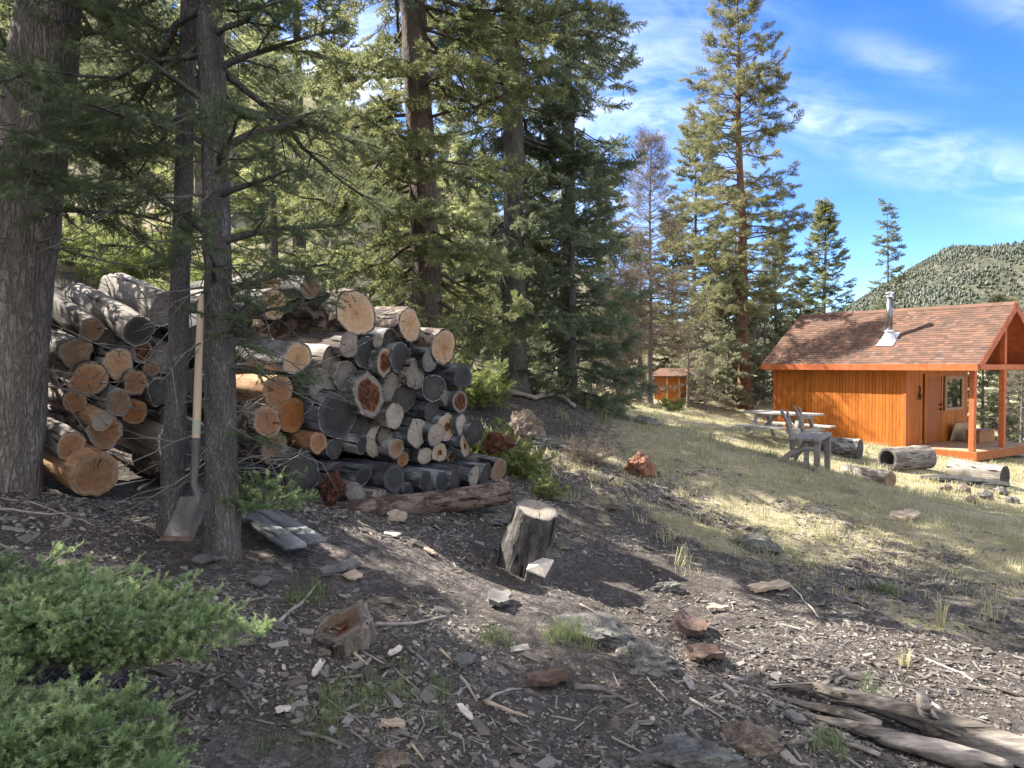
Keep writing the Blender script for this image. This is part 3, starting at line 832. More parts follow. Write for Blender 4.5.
# door
d = MB()
for k in range(7): d.box(.006, .03, dy0 + .09 + k * .131, dy0 + .09 + (k + 1) * .131 - .006, .03, 1.98, rb.uniform(.3, .7))
d.box(.0, .005, dy0 + .05, dy1 - .05, .0, 2.0, .2)
do = part('door', d, M['door'])
f = MB(); f.box(-.005, .045, dy0, dy0 + .085, .0, 2.06, .5); f.box(-.005, .045, dy1 - .085, dy1, .0, 2.06, .5); f.box(-.005, .0445, dy0 + .086, dy1 - .086, 1.985, 2.06, .6)
f.build('frame', M['siding'], do)
h = MB(); 
for zc in (1.0, 1.14):
    h.tube([(.03, dy1 - .17, zc), (.075, dy1 - .17, zc)], [.032, .028], 10); h.tube([(.075, dy1 - .17, zc), (.105, dy1 - .17, zc)], [.014, .02], 8)
h.build('handle', M['iron'], do, smooth=True, sharp=40)
# window
f = MB()
for (a, b, c, e) in ((wy0, wy1, 1.9, 2.0), (wy0, wy1, .93, 1.03), (wy0, wy0 + .1, 1.031, 1.899), (wy1 - .1, wy1, 1.031, 1.899)): f.box(-.002, .05, a, b, c, e, rb.uniform(.5, .8))
wi = part('window', f, M['frame'], bev=.004)
g = MB(); g.box(.008, .014, wy0 + .1, wy1 - .1, 1.03, 1.9); g.build('pane', M['glass'], wi)
# porch
w = MB()
y = 0.
while y < WD - .01: w.box(.03, PD + .12, y, min(y + .136, WD), -.05, 0 + rb.uniform(-.003, .003), rb.uniform(.2, .8)); y += .14
part('deck', w, M['deck'])
w = MB(); w.box(.05, PD + .17, -.055, -.005, -.24, -.012, .5); w.box(PD + .125, PD + .17, -.003, WD, -.24, -.012, .6); w.box(.05, PD + .1, WD + .003, WD + .05, -.24, -.012, .4)
part('deck_skirt', w, M['door'], bev=.004)
for (x, y) in ((PD, .07), (PD, YM), (PD, WD - .07)):
    w = MB(); w.box(x - .07, x + .07, y - .07, y + .07, .004, EZ - .13 if y != YM else EZ - .11, .6); part('post', w, M['trim'], bev=.008)
w = MB(); w.box(PD - .07, PD + .07, -.1, WD + .1, EZ - .105, EZ + .045, .9); part('tie_beam', w, M['trim'], bev=.006)
w = MB(); w.box(PD - .07, PD + .07, YM - .07, YM + .07, EZ + .048, EZ + RISE - .2, .5); part('king_post', w, M['trim'], bev=.006)
w = MB()
for y in (.02, WD - .16): w.box(-WL, PD + .06, y, y + .13, EZ - .124, EZ - .0, .4)
part('eave_beam', w, M['trim'])
# roof
RX0, RX1 = -WL - .3, PD + GO
rf = MB(); sl_len = (YM + OV) / math.cos(slope)
cs, sn = math.cos(slope), math.sin(slope)
def onroof(x, s, t, side):
    """s up the slope from the eave, t above the roof plane"""
    y = -OV + s * cs - t * sn; z = EZ + .04 + s * sn + t * cs
    return (x, y if side < 0 else WD - y, z)
for side in (-1, 1):
    V = [onroof(x, s, t, side) for t in (-.045, -.004) for s in (0, sl_len) for x in (RX0, RX1)]
    rf.add(V, np.array([[0,2,3,1],[4,5,7,6],[0,1,5,4],[2,6,7,3],[0,4,6,2],[1,3,7,5]]), .45)
roof = part('roof', rf, M['trim'])
sh = MB(); rows = 27; ex = sl_len / rows
for side in (-1, 1):
    for i in range(rows):
        x = RX0 - .02 - rb.uniform(0, .3)
        while x < RX1 + .02:
            wdt = rb.choice((.12, .16, .2, .26)); e = min(x + wdt, RX1 + .025); x0 = max(x, RX0 - .025)
            if e > x0 + .01:
                s0, s1 = i * ex - (.03 if i == 0 else 0), (i + 1) * ex + .03
                th = .012 + rb.uniform(0, .006)
                V = [onroof(xx, s, t, side) for (s, t0, t1) in ((s0, .002, th), (min(s1, sl_len + .01), -.003, .003)) for t in (t0, t1) for xx in (x0 + .001, e - .001)]
                sh.add(V, np.array([[0,1,3,2],[2,3,7,6],[4,6,7,5],[0,2,6,4],[1,5,7,3],[0,4,5,1]]), min(1, max(0, rb.gauss(.45, .19))))
            x = x + wdt
sh.build('shingles', M['shingle'], roof)
rc = MB(); 
for k in range(24):
    x0 = RX0 + k * (RX1 - RX0) / 24
    for side in (-1, 1):
        V = [onroof(xx, s, t, side) for s in (sl_len - .16, sl_len + .004) for t in (.012 + .002 * (k % 2), .022 + .002 * (k % 2)) for xx in (x0 - .02, x0 + (RX1 - RX0) / 24)]
        rc.add(V, np.array([[0,1,3,2],[2,3,7,6],[4,6,7,5],[0,2,6,4],[1,5,7,3],[0,4,5,1]]), rb.uniform(.3, .7))
rc.build('ridge_cap', M['shingle'], roof)
w = MB(); w.box(RX0, RX1, -OV - .035, -OV - .002, EZ - .12, EZ + .055, .7); w.box(RX0, RX1, WD + OV + .002, WD + OV + .035, EZ - .12, EZ + .055, .6); w.build('fascia', M['trim'], roof)
for xb in (RX1 + .0, RX0 - .04):
    w = MB()
    for side in (-1, 1):
        V = [onroof(xx, s, t, side) for t in (-.19, .0) for s in (-.0, sl_len - .02 * 0) for xx in (xb + .002, xb + .038)]
        w.add(V, np.array([[0,2,3,1],[4,5,7,6],[0,1,5,4],[2,6,7,3],[0,4,6,2],[1,3,7,5]]), .35)
    w.build('barge_board', M['trim'], roof)
# flue
bx, by = -.83, .62
su = (by + OV) / cs
bz = EZ + .05 + su * sn
fl = MB(); V = []
pl = [onroof(bx + dx, su + ds, .024, -1) for dx, ds in ((-.27, -.34), (.27, -.34), (.22, .3), (-.22, .3))]
pl2 = [onroof(bx + dx, su + ds, .03, -1) for dx, ds in ((-.27, -.34), (.27, -.34), (.22, .3), (-.22, .3))]
fl.add(pl + pl2, np.array([[4, 5, 6, 7], [0, 1, 5, 4], [1, 2, 6, 5], [2, 3, 7, 6], [3, 0, 4, 7]]))
fl.tube([(bx, by, bz - .15), (bx, by, bz + .05), (bx, by, bz + .2), (bx, by, bz + .23), (bx, by, bz + .27)], [.25, .2, .12, .17, .11], 20)
chm = MB(); chm.tube([(bx, by, bz + .2), (bx, by, bz + 1.25)], .085, 20)
ch = part('chimney', chm, M['pipe'], smooth=True, sharp=40)
fl.build('flashing', M['steel'], ch, smooth=True, sharp=35)
cp = MB(); cp.tube([(bx, by, bz + 1.25), (bx, by, bz + 1.27)], .1, 20); cp.tube([(bx, by, bz + 1.27), (bx, by, bz + 1.36)], .075, 16); cp.tube([(bx, by, bz + 1.36), (bx, by, bz + 1.4), (bx, by, bz + 1.42)], [.12, .12, .02], 20)
cp.build('cap', M['steel'], ch, smooth=True, sharp=40)

def cab_w(x, y, z): # cabin local to world
    c, s = math.cos(ANG), math.sin(ANG)
    return (A0[0] + c * x - s * y, A0[1] + s * x + c * y, A0[2] + z)
# ornaments on the wall beside the door
t = thing('wall_ornament', 'small dark iron ornament on the cabin wall left of the door', 'wall ornament', cab_w(.03, .72, 1.42), ANG)
m = MB(); a = np.linspace(0, 2 * PI, 17); m.tube(np.c_[np.full(17, .02), .085 * np.cos(a), .085 * np.sin(a)], .016, 6, False); m.box(.0, .03, -.025, .025, -.03, .03); m.build('ring', M['iron'], t, smooth=True)
m = MB(); m.tube([(.02, -.0, .09), (.02, .03, .2), (.02, -.02, .3)], [.014, .02, .012], 6); m.tube([(.02, .03, .2), (.02, .09, .24)], [.014, .008], 6); m.build('hook', M['iron'], t, smooth=True)
# boards and box on the porch
t = tag(MB().bar((0, 0, 0), (.0, 1.35, 0), .03, .55, (.25, 0, 1)).build('plywood_panel', M['ply']), 'pale wooden panel leaning on the porch wall under the window', 'panel'); t.location = cab_w(.2, 2.42, .29); t.rotation_euler = (0, 0, ANG)
m = MB(); m.box(0, .4, 0, 1.0, .005, .36, .5); m.box(-.012, .412, -.012, 1.012, .361, .39, .7)
t = tag(m.build('storage_box', M['box']), 'reddish brown wooden box on the porch floor', 'box'); t.location = cab_w(.55, 2.45, .0); t.rotation_euler = (0, 0, ANG); bevel(t, .006)

# shed glimpsed in the trees
sp = P(672, 397, 28.6); t = thing('shed', 'small orange wooden shed half hidden among the trees', 'shed', (sp[0], sp[1], gz(sp[0], sp[1]) - .05), -.5); t.scale = (.72, .72, .62)
m = MB()
for k in range(14): m.box(-.7 + k * .1, -.7 + k * .1 + .092, -.7, -.68, 0, 1.05 + .55, rb.uniform(.2, .8)); m.box(.68, .7, -.7 + k * .1, -.7 + k * .1 + .092, 0, 1.6, rb.uniform(.2, .8))
m.box(-.68, .68, -.68, .68, 0, 1.58, .1); m.build('wall', M['siding'], t)
m = MB(); m.add([(-.95, -.95, 1.5), (.95, -.95, 1.5), (.95, .95, 1.95), (-.95, .95, 1.95), (-.95, -.95, 1.57), (.95, -.95, 1.57), (.95, .95, 2.02), (-.95, .95, 2.02)], np.array([[0, 3, 2, 1], [4, 5, 6, 7], [0, 1, 5, 4], [1, 2, 6, 5], [2, 3, 7, 6], [3, 0, 4, 7]])); m.build('roof', M['shingle'], t)
m = MB(); m.box(-.1, .0, -.72, -.705, .1, 1.5, .9); m.box(.55, .62, -.725, -.706, .0, 1.55, .9); m.build('door', M['ply'], t)

# ------------------------------------------------------------------ picnic table
pa, pb = P(746, 409, 18.2), P(823, 413, 16.6)
mid = (pa + pb) / 2; dr = pb - pa; ang = math.atan2(dr[1], dr[0]); PL = np.hypot(dr[0], dr[1])
tz = mid[2]; gzz = gz(mid[0], mid[1])
H = tz - gzz
t = thing('picnic_table', 'weathered grey picnic table with attached plank benches beside the cabin', 'picnic table', (mid[0], mid[1], gzz), ang); t.scale = (.84, .84, .96)
m = MB()
for k in range(5): m.box(-PL / 2 + rb.uniform(-.01, .01), PL / 2 + rb.uniform(-.01, .01), -.37 + k * .149, -.37 + k * .149 + .14, H - .045, H - rb.uniform(.0, .004), rb.uniform(.3, .7))
bevel(m.build('tabletop', M['weathered'], t), .005)
for sy in (-1, 1):
    m = MB(); m.box(-PL / 2 - .02, PL / 2 + .02, sy * .75 - .14, sy * .75 + .14, H - .345, H - .3); bevel(m.build('bench_seat', M['weathered'], t), .005)
for sx_ in (-1, 1):
    x = sx_ * (PL / 2 - .35)
    for sy in (-1, 1):
        m = MB(); m.bar((x, sy * .62, -.08), (x, sy * .22, H - .05), .05, .1, (1, 0, 0)); bevel(m.build('leg', M['weathered'], t), .004)
    m = MB(); m.box(x + .03, x + .07, -.86, .86, H - .44, H - .348); m.box(x + .03, x + .07, -.35, .35, H - .13, H - .047); bevel(m.build('cross_beam', M['weathered'], t), .004)
    m = MB(); m.bar((x - sx_ * .03, 0, H - .4), (x - sx_ * .5, 0, H - .06), .04, .08); m.build('brace', M['weathered'], t)

# ------------------------------------------------------------------ rustic bench
fr = G(817, 471, 14)
bu = np.array([.5, .87, 0]); bf = np.array([.87, -.5, 0])
t = thing('bench', 'rustic grey timber bench with curved branch backrests on the grass', 'bench', fr, math.atan2(-.5, .87)); t.scale = (.9, .9, .9)
# local x = facing, local y = along the bench; front near foot at the origin
def gl(x, y):
    p = fr + bf * x + bu * y; return gz(p[0], p[1]) - fr[2]
for y in (.0, 1.15):
    m = MB(); z0 = gl(0, y) - .05; m.box(-.045, .045, y - .05, y + .05, z0, .47); bevel(m.build('front_leg', M['bench'], t), .008)
    m = MB(); z0 = gl(-.22, y) - .05; m.box(-.2, -.13, y - .045 + .02, y + .045 + .02, z0, .45); bevel(m.build('inner_leg', M['bench'], t), .008)
    zb = gl(-.58, y)
    m = MB(); m.tube([(-.58, y, zb - .06), (-.5, y, .12 + zb * .5), (-.38, y, .28), (-.18, y, .36), (.03, y, .36)], [.042, .048, .05, .048, .04], 8, wob=.15); m.build('curved_brace', M['bench'], t, smooth=True)
    m = MB(); m.tube([(-.36, y, .2), (-.38, y, .42), (-.41, y, .58), (-.46, y + .02, .76), (-.55, y + .03, .93), (-.58, y + .03, .98)], [.036, .038, .036, .034, .027, .014], 8, wob=.2, seed=3); m.build('backrest', M['bench'], t, smooth=True)
    m = MB(); m.tube([(-.41, y + .03, .56), (-.43, y + .1, .72), (-.48, y + .14, .9), (-.5, y + .15, .96)], [.03, .03, .024, .013], 8, wob=.2, seed=8); m.build('backrest', M['bench'], t, smooth=True)
m = MB()
for k in range(4): m.box(-.42 + k * .122, -.42 + k * .122 + .114, -.12, 1.27, .475, .525 + rb.uniform(0, .008), rb.uniform(.3, .7))
bevel(m.build('seat', M['bench'], t), .01)
# ------------------------------------------------------------------ logs
def log_mesh(r, L, seed, taper=.04, seg=30, wob=.07, rim=.93, stubs=0, tilt=(0, 0), squash=(1, 1), hollow=0., rough=.05):
    """local x is the log's axis, the shown end at x = 0, the body runs to -L; returns body, end"""
    rr = np.random.default_rng(seed)
    nx_ = max(8, int(L / .07))
    xs = np.linspace(0, -L, nx_)
    th = np.arange(seg) * 2 * PI / seg
    prof = 1 + wob * fbm(np.c_[np.cos(th) * 1.1, np.sin(th) * 1.1, np.full(seg, seed * 3.7)], 3, seed)
    bend = rr.normal(0, .025, 2)
    Vs = []
    for i, x in enumerate(xs):
        k = 1 + taper * (-x)
        n = fbm(np.c_[np.full(seg, x * 3.0), np.cos(th) * 1.6, np.sin(th) * 1.6] + seed * 2.1, 3, seed + 1)
        n2 = fbm(np.c_[np.full(seg, x * 12.0), np.cos(th) * 5, np.sin(th) * 5] + seed, 2, seed + 2)
        R = r * prof * k * (1 + rough * n + rough * .5 * n2 * (0 if i == 0 else 1))
        y, z = np.cos(th) * R * squash[0] + bend[0] * x * x, np.sin(th) * R * squash[1] + bend[1] * x * x
        xx = np.full(seg, x) + (tilt[0] * y + tilt[1] * z) * (1 if i == 0 else (.6 if i == 1 else 0))
        Vs.append(np.c_[xx, y, z])
    V = np.concatenate(Vs)
    i = np.arange(nx_ - 1)[:, None] * seg; j = np.arange(seg)[None]; j2 = (j + 1) % seg
    F = np.stack([i + j, i + seg + j, i + seg + j2, i + j2], -1).reshape(-1, 4)
    b = MB(); b.add(V, F)
    n0 = Vs[0]
    # bark rim, an annulus on the end, and the far end closed
    rimV = np.c_[n0[:, 0], n0[:, 1:] * rim]
    b.add(np.concatenate([n0, rimV]), np.stack([np.arange(seg), (np.arange(seg) + 1) % seg, (np.arange(seg) + 1) % seg + seg, np.arange(seg) + seg], -1))
    b.add(Vs[-1], np.array([list(range(seg))[::-1]]) if True else None)
    for k in range(stubs):
        x = -rr.uniform(.15, .9) * L; a = rr.uniform(0, 2 * PI); dd = np.array([rr.uniform(.1, .5), math.cos(a), math.sin(a)])
        p = np.array([x, math.cos(a) * r * .9, math.sin(a) * r * .9])
        b.tube([p, p + dd * r * .28, p + dd * r * .36], [r * .2, r * .15, r * .1], 8)
    e = MB(); rings = [0.001, .2, .4, .6, .8, 1.0]; EV = []; ET = []
    for q in rings:
        dep = .002
        if hollow and q < .75: dep = -hollow * (1 - (q / .75) ** 2)
        EV.append(np.c_[n0[:, 0] * q + dep * (1 if q < 1 else 0) + (rr.normal(0, .0012, seg) if q < 1 else 0), n0[:, 1:] * rim * q]); ET += [q] * seg
    i = np.arange(len(rings) - 1)[:, None] * seg
    F = np.stack([i + j, i + j2, i + seg + j2, i + seg + j], -1).reshape(-1, 4)
    e.add(np.concatenate(EV), F[:, ::-1], np.array(ET))
    return b, e

def make_log(label, loc, n, r, L, bark, end, seed, group=None, **k):
    n = Vector(n).normalized()
    t = thing('log', label, 'log', loc, 0, group)
    q = n.to_track_quat('X', 'Z')
    roll = random.Random(seed).uniform(0, 6.28)
    t.rotation_euler = (q @ Matrix.Rotation(roll if seed < 100 or seed > 190 or 'nosq' in k else k.pop('roll', roll), 3, 'X').to_quaternion()).to_euler()
    b, e = log_mesh(r, L, seed, **k)
    b.build('bark', M[bark], t, smooth=True, sharp=50)
    e.build('cut_end', M[end], t, smooth=True, sharp=60)
    return t

M['lb_base'] = log_bark('dark_reddish_base_log', (.028, .019, .015), (.08, .055, .043), (.19, .145, .12), .03, (.5, 1, 1), flake=.12)
M['lb_stump'] = log_bark('furrowed_stump_bark', (.035, .031, .029), (.085, .078, .073), (.16, .15, .142), .04, (.35, 1, 1), flake=.1)
NL = np.array([.77, -.62, -.14]); NR = np.array([.8, -.6, -.05])
def face_Y(px):
    k = (px - 512) / F_PX
    return 9.92 / (1.35 - k)
PILE = 'logs stacked in the woodpile'
B, S, C_, GY, O_ = 'lb_brown', 'lb_silver', 'lb_char', 'lb_grey', 'lb_orange'
# px, py, vertical radius px, depth offset m, length, bark, end, label, extras
LOGS = [
 # left stack
 (92,330,12,-.0,1.2,S,'e_dull','flaking grey log on top of the left stack beside the thick trunk',{}),
 (76,352,14,.02,1.2,GY,'e_dull','dull tan log nearest the thick trunk in the upper left stack',{}),
 (107,341,9,.1,1.1,GY,'e_grey','small greyish log wedged under the flaking topmost log, left stack',{}),
 (139,331,15,-.1,1.25,S,'e_char','silvery bare log with a knot and a black charred end, left stack',dict(stubs=1)),
 (164,309,15,.1,1.0,S,'e_grey','pale grey log with a shadowed end behind the slim trunk, top left',{}),
 (143,351,11.5,.05,1.1,GY,'e_rot','log with a red streaked heart under the black ended silvery log',{}),
 (151,368,8,.12,1.0,GY,'e_dull','small tan log squeezed below the red streaked one, left stack',{}),
 (119,362,15,0,1.2,GY,'e_tan','tan log with a pale split rim in the middle of the left stack',{}),
 (87,381,15.5,-.05,1.2,B,'e_orange','orange log with a broad pale sapwood rim, left stack',{}),
 (135,382,12.5,0,1.1,B,'e_orange','orange star cracked log at the centre right of the left stack',{}),
 (75,402,11,-.05,1.2,B,'e_orange','small orange log tucked under the pale rimmed one, left stack',{}),
 (119,402,13.5,-.05,1.2,GY,'e_dull','dull tan log with one straight crack above the white ended stick log',{}),
 (135,412,13,.05,1.0,O_,'e_deep','smooth deep orange log end at the right of the left stack',{}),
 (102,421,9.5,-.2,1.1,O_,'e_pale','thin peeled log with a whitish end in the left stack',{}),
 (106,433,15.5,-.08,1.2,B,'e_orange','wide orange log end with two dark cracks, low in the left stack',{}),
 (71,445,13,-.2,1.25,S,'e_orange','smooth grey log with an orange end above the largest bottom log',{}),
 (95,475,19.5,-.3,1.1,O_,'e_orange','largest orange ended log lying on the ground of the left stack',{}),
 (184,445,24,.15,1.2,S,'e_char','thick bleached log half hidden behind the slim trunk',{}),
 (176,474,10,.1,1.1,B,'e_dark','brownish log on the ground below the thick bleached one',{}),
 (160,392,13,.12,1.1,GY,'e_dark','dark barked log just left of the slim trunk at mid height',{}),
 (166,357,13,.15,1.1,GY,'e_grey','greenish grey log end partly hidden by the slim trunk',{}),
 (172,414,13,.2,1.1,GY,'e_dark','dark log behind the slim trunk above the bleached thick one',{}),
 (190,385,15,.35,1.1,C_,'e_dark','dark log in the gap between slim trunk and shovel handle',{}),
 (192,340,15,.4,1.1,C_,'e_dark','shaded log high in the gap between the two close trunks',{}),
 # right stack, top
 (269,283,13,.25,1.0,GY,'e_tan','tan ended log highest of the pile behind hanging fir twigs',{}),
 (273,304,14,.05,1.1,GY,'e_tan','tan ended log showing under the hanging fir twigs',{}),
 (311,288,11,.3,.9,GY,'e_dull','brownish ended log behind the biggest pale topmost log',{}),
 (356,314,21.5,-.05,1.15,B,'e_tan','biggest pale tan log on top of the right stack',{}),
 (410,324,15.5,.0,1.2,B,'e_tan','tan log with an orange heart on top, below the leaning trunk',{}),
 (444,348,17.5,-.05,1.0,B,'e_tan','plain pale log end at the top right corner of the stack',{}),
 (349,345,13,-.1,1.15,S,'e_pale','long flaking log with a rough pale end under the biggest one',{}),
 (297,357,16,-.05,1.2,GY,'e_tan','tan log with ringed end left of a silvery cracked log',{}),
 (331,360,13.5,.02,1.0,S,'e_grey','silvery log with a long side crack, right of the ringed tan one',{}),
 (367,352,16,.0,1.0,C_,'e_char','blue black charred log below and right of the biggest pale one',{}),
 (385,362,12,-.05,.9,GY,'e_hollow','small log with a pale ring round a hollow rotten heart',{}),
 (378,341,6.5,-.02,.8,GY,'e_pale','tiny whitish log end between charred logs near the top',{}),
 (391,341,11,.05,.9,C_,'e_dark','dark log right of the tiny whitish end',{}),
 (402,358,13.5,-.02,1.0,C_,'e_char','round charred log right of the hollow hearted one',{}),
 (418,347,12.5,.1,1.0,C_,'e_char','charred log left of the plain pale top corner log',{}),
 (431,359,11.5,-.08,.9,C_,'e_grey','dark rimmed log with a light grey centre under the plain pale one',{}),
 (415,374,13.5,-.05,1.0,B,'e_grey','light grey log end below two round charred logs',{}),
 (463,377,13,-.05,1.0,C_,'e_char','black charred log sticking out at the right edge of the stack',{}),
 (434,387,13.5,.0,1.0,C_,'e_dark','dark grey log left of the black one at the right edge',{}),
 (392,388,13.5,-.0,1.0,GY,'e_grey','streaked grey log right of the big red rotten heart',{}),
 (368,395,21,-.12,1.0,GY,'e_rot','tall log with a big red rotten heart in the middle of the stack',dict(squash=(.85, 1.05))),
 (346,377,14.5,.0,1.0,S,'e_grey','grey log with white crossing cracks above the big red heart',{}),
 (324,386,14.5,-.02,1.1,GY,'e_grey','dark barked log with a pale grey face left of the red heart',{}),
 (277,392,16,-.05,1.2,O_,'e_orange','orange log with curved rings, upper of the orange cluster',{}),
 (292,414,17,.0,1.1,O_,'e_deep','deep orange log with a side crack in the orange cluster',{}),
 (268,422,15.5,-.12,1.2,B,'e_orange','round orange log with a white rim and crack pointing left',{}),
 (338,415,21,-.1,1.2,C_,'e_char','biggest charred black log with a vertical crack',{}),
 (274,450,14.5,-.08,1.2,B,'e_dull','dull tan log at the bottom of the orange cluster',{}),
 (318,442,10,-.15,1.1,O_,'e_orange','thin peeled orange log poking out under the biggest charred one',{}),
 (310,411,12,.3,1.0,O_,'e_deep','orange peeled log receding between orange cluster and charred log',{}),
 (357,427,12,.02,1.0,C_,'e_dark','dark grey log at the lower right of the biggest charred one',{}),
 (334,449,10,-.08,1.0,C_,'e_dark','small round dark log right of the thin peeled orange one',{}),
 (362,445,10,-.1,1.0,GY,'e_char','small black ended log between dark round log and cracked pale one',{}),
 (375,442,14,.0,1.0,GY,'e_pale','cracked pale log below the red hearted one',{}),
 (405,398,13,.05,1.0,C_,'e_dark','dark grey log above right of the narrow pale end',{}),
 (395,416,12.5,-.08,1.0,B,'e_pale','narrow pale oval log end right below the red heart',{}),
 (447,398,8,.0,.9,GY,'e_grey','very small grey log left of the red hollow ring',{}),
 (460,401,12.5,.0,.9,C_,'e_rot','dark ringed log with a red hollow at the right side',{}),
 (432,412,12,.03,1.0,C_,'e_dark','dark grey log above the cracked whitish one',{}),
 (417,432,14,-.08,1.1,C_,'e_pale','large whitish cracked log with dark bark, lower right stack',{}),
 (436,435,11.5,-.08,1.0,C_,'e_pale','star cracked whitish log right of the large whitish one',{}),
 (447,427,13,-.0,1.0,C_,'e_half','log with an end half orange and half white',{}),
 (462,425,11,-.02,1.0,GY,'e_pale','plain pale grey log right of the half orange one',{}),
 (475,432,12,-.05,.9,C_,'e_dark','dark grey log end outermost on the right of the stack',{}),
 (396,448,9.5,-.1,1.0,GY,'e_dull','small tan log over the front row of charred logs',{}),
 (386,437,10,-.0,1.0,C_,'e_grey','bluish grey log left of the large whitish cracked one',{}),
 (403,459,7.5,-.02,.9,GY,'e_orange','tiny orange log just above the charred front row',{}),
 (413,452,9.5,.05,1.0,C_,'e_char','dark log between the tiny orange and the small whitish ends',{}),
 (425,456,8.5,-.05,.9,C_,'e_pale','small whitish oval log above the front row',{}),
 (440,452,9,-.05,.9,C_,'e_half','small tan and orange log right of the small whitish oval',{}),
 (465,446,10.5,-.05,1.0,C_,'e_half','whitish log with a brown hollow above the outermost front log',{}),
 (451,457,5.5,.02,.8,GY,'e_rot','tiny brown log tucked under the end with a brown hollow',{}),
 # front row of charred logs poking out low down
 (303,474,19,-.25,.7,C_,'e_dark','thick broken charred log low in front of the orange cluster',dict(wob=.16, rough=.16)),
 (363,476,9.5,-.35,.9,C_,'e_char','smooth charred log of the front row beside the red rotten root',{}),
 (394,478,13.5,-.4,1.0,C_,'e_char','thickest charred log of the low front row',{}),
 (425,481,10,-.4,1.1,C_,'e_char','long bluish charred pole in the middle of the front row',{}),
 (442,482,11,-.35,1.1,C_,'e_char','charred pole right of the long bluish one, front row',{}),
 (455,480,10,-.3,1.0,C_,'e_dark','fourth charred pole from the thickest, in the front row',{}),
 (474,476,11.5,-.3,.9,C_,'e_pale','front row log with a torn whitish edge',{}),
 (485,474,10,-.15,.9,C_,'e_dark','dark log between the torn whitish one and the outermost front log',{}),
 (499,470,11.5,-.1,.9,GY,'e_dull','outermost front row log at the right with a brownish end',{}),
 (356,494,10.5,-.45,.7,GY,'e_grey','cracked grey log under the smooth charred one in front',{}),
 (377,498,8,-.4,.8,GY,'e_pale','small whitish log end resting on the long base log',{}),
 (392,493,10,-.38,.8,S,'e_grey','grey log below the thickest charred one',{}),
 (408,491,7.5,-.38,.8,C_,'e_char','small black log end resting on the base log',{}),
 (429,489,6.5,-.4,.8,C_,'e_dark','tiny bluish log under the long charred pole',{}),
]
rl = np.random.default_rng(11)
for k, (px, py, rp, dy, L, bk, en, lab, ex) in enumerate(LOGS):
    Y = face_Y(px) + dy
    left = k < 24
    n = (NL if left else NR) + rl.normal(0, .045, 3) * np.array([1, 1, .9])
    if lab.startswith(('flaking grey', 'silvery bare')): n = np.array([.72, -.62, -.3])
    r = rp / F_PX * Y * 1.09
    make_log(lab, P(px, py, Y), n, r, L, bk, en, 100 + k, PILE, tilt=tuple(rl.normal(0, .1, 2)), stubs=ex.get('stubs', int(rl.random() < .4)), taper=rl.uniform(-.03, .05),
             wob=ex.get('wob', rl.uniform(.08, .17)), rough=ex.get('rough', .075 if bk != 'lb_brown' else .11), rim=rl.uniform(.9, .96), **({'squash': ex['squash'], 'roll': 0} if 'squash' in ex else {'squash': tuple(rl.uniform(.9, 1.08, 2))}))
# dark back rows that fill the pile between the front logs and the ground
for k, (px, py, rp, dy, lab) in enumerate([(150,420,30,.75,'thick dark log deep inside the left stack'),(225,400,34,.75,'thick dark log behind the forked trunk'),(225,340,30,.75,'upper dark log behind the forked trunk'),
        (330,400,34,.8,'thick shaded log deep inside the right stack'),(390,400,34,.8,'shaded log deep behind the red heart'),(440,415,30,.6,'shaded log deep behind the whitish ends'),(400,455,24,.45,'shaded log deep behind the front row'),(245,455,26,.45,'shaded log low behind the shovel tree')]):
    Y = face_Y(px) + dy
    make_log(lab, P(px, py, Y), NR if px > 200 else NL, rp / F_PX * Y, 1.0, C_, 'e_char', 300 + k, PILE)
# the long log that the front row lies on
a, b = P(303, 520, 5.62), P(492, 491, 6.75)
make_log('long brown base log lying along the foot of the woodpile', a, a - b, .085, np.linalg.norm(b - a), 'lb_base', 'e_orange', 400, None, rough=.14, wob=.12, stubs=3)
# red rotten root and the dark root chunk at the far corner
def lump(name, label, cat, loc, size, mat, seed, rough=.35, fr=2.2, sub=4, group=None, planes=9, sink=.15, rz=0., tiltv=None):
    import bmesh
    bm = bmesh.new(); bmesh.ops.create_icosphere(bm, subdivisions=sub, radius=1)
    V = np.array([v.co[:] for v in bm.verts]); F = np.array([[v.index for v in f.verts] for f in bm.faces]); bm.free()
    r = np.random.default_rng(seed)
    N = r.normal(size=(planes, 3)); N /= np.linalg.norm(N, axis=1)[:, None]; D = r.uniform(.6, .95, planes)
    dots = V @ N.T
    lim = np.where(dots > .05, D / np.maximum(dots, .05), 9).min(1)
    R = np.minimum(1, lim)
    q = V * R[:, None]
    R = R * (1 + rough * (.55 * fbm(q * fr + seed, 5, seed) + .0) - rough * .35 * np.abs(fbm(q * fr * 2 + seed, 4, seed + 3)))
    V = V * R[:, None] * np.array(size)
    V[:, 2] += size[2] * (1 - 2 * sink) * .5
    t = MB().add(V, F).build(name, M[mat], smooth=True, sharp=38)
    t.location = tuple(loc); t.rotation_euler = (tiltv[0], tiltv[1], rz) if tiltv else (0, 0, rz)
    return tag(t, label, cat, group)
def lp(px, py, Y): return P(px, py, Y)
p = P(332, 497, 5.75); lump('rotten_root', 'crumbling red rotten root at the front of the woodpile', 'root', p, (.09, .1, .15), 'rotroot', 5, .75, 5)
p = P(497, 447, 7.0); lump('rotten_root', 'dark reddish root chunk at the far corner of the woodpile', 'root', p, (.15, .12, .1), 'rotroot', 6, .45, 2.5)

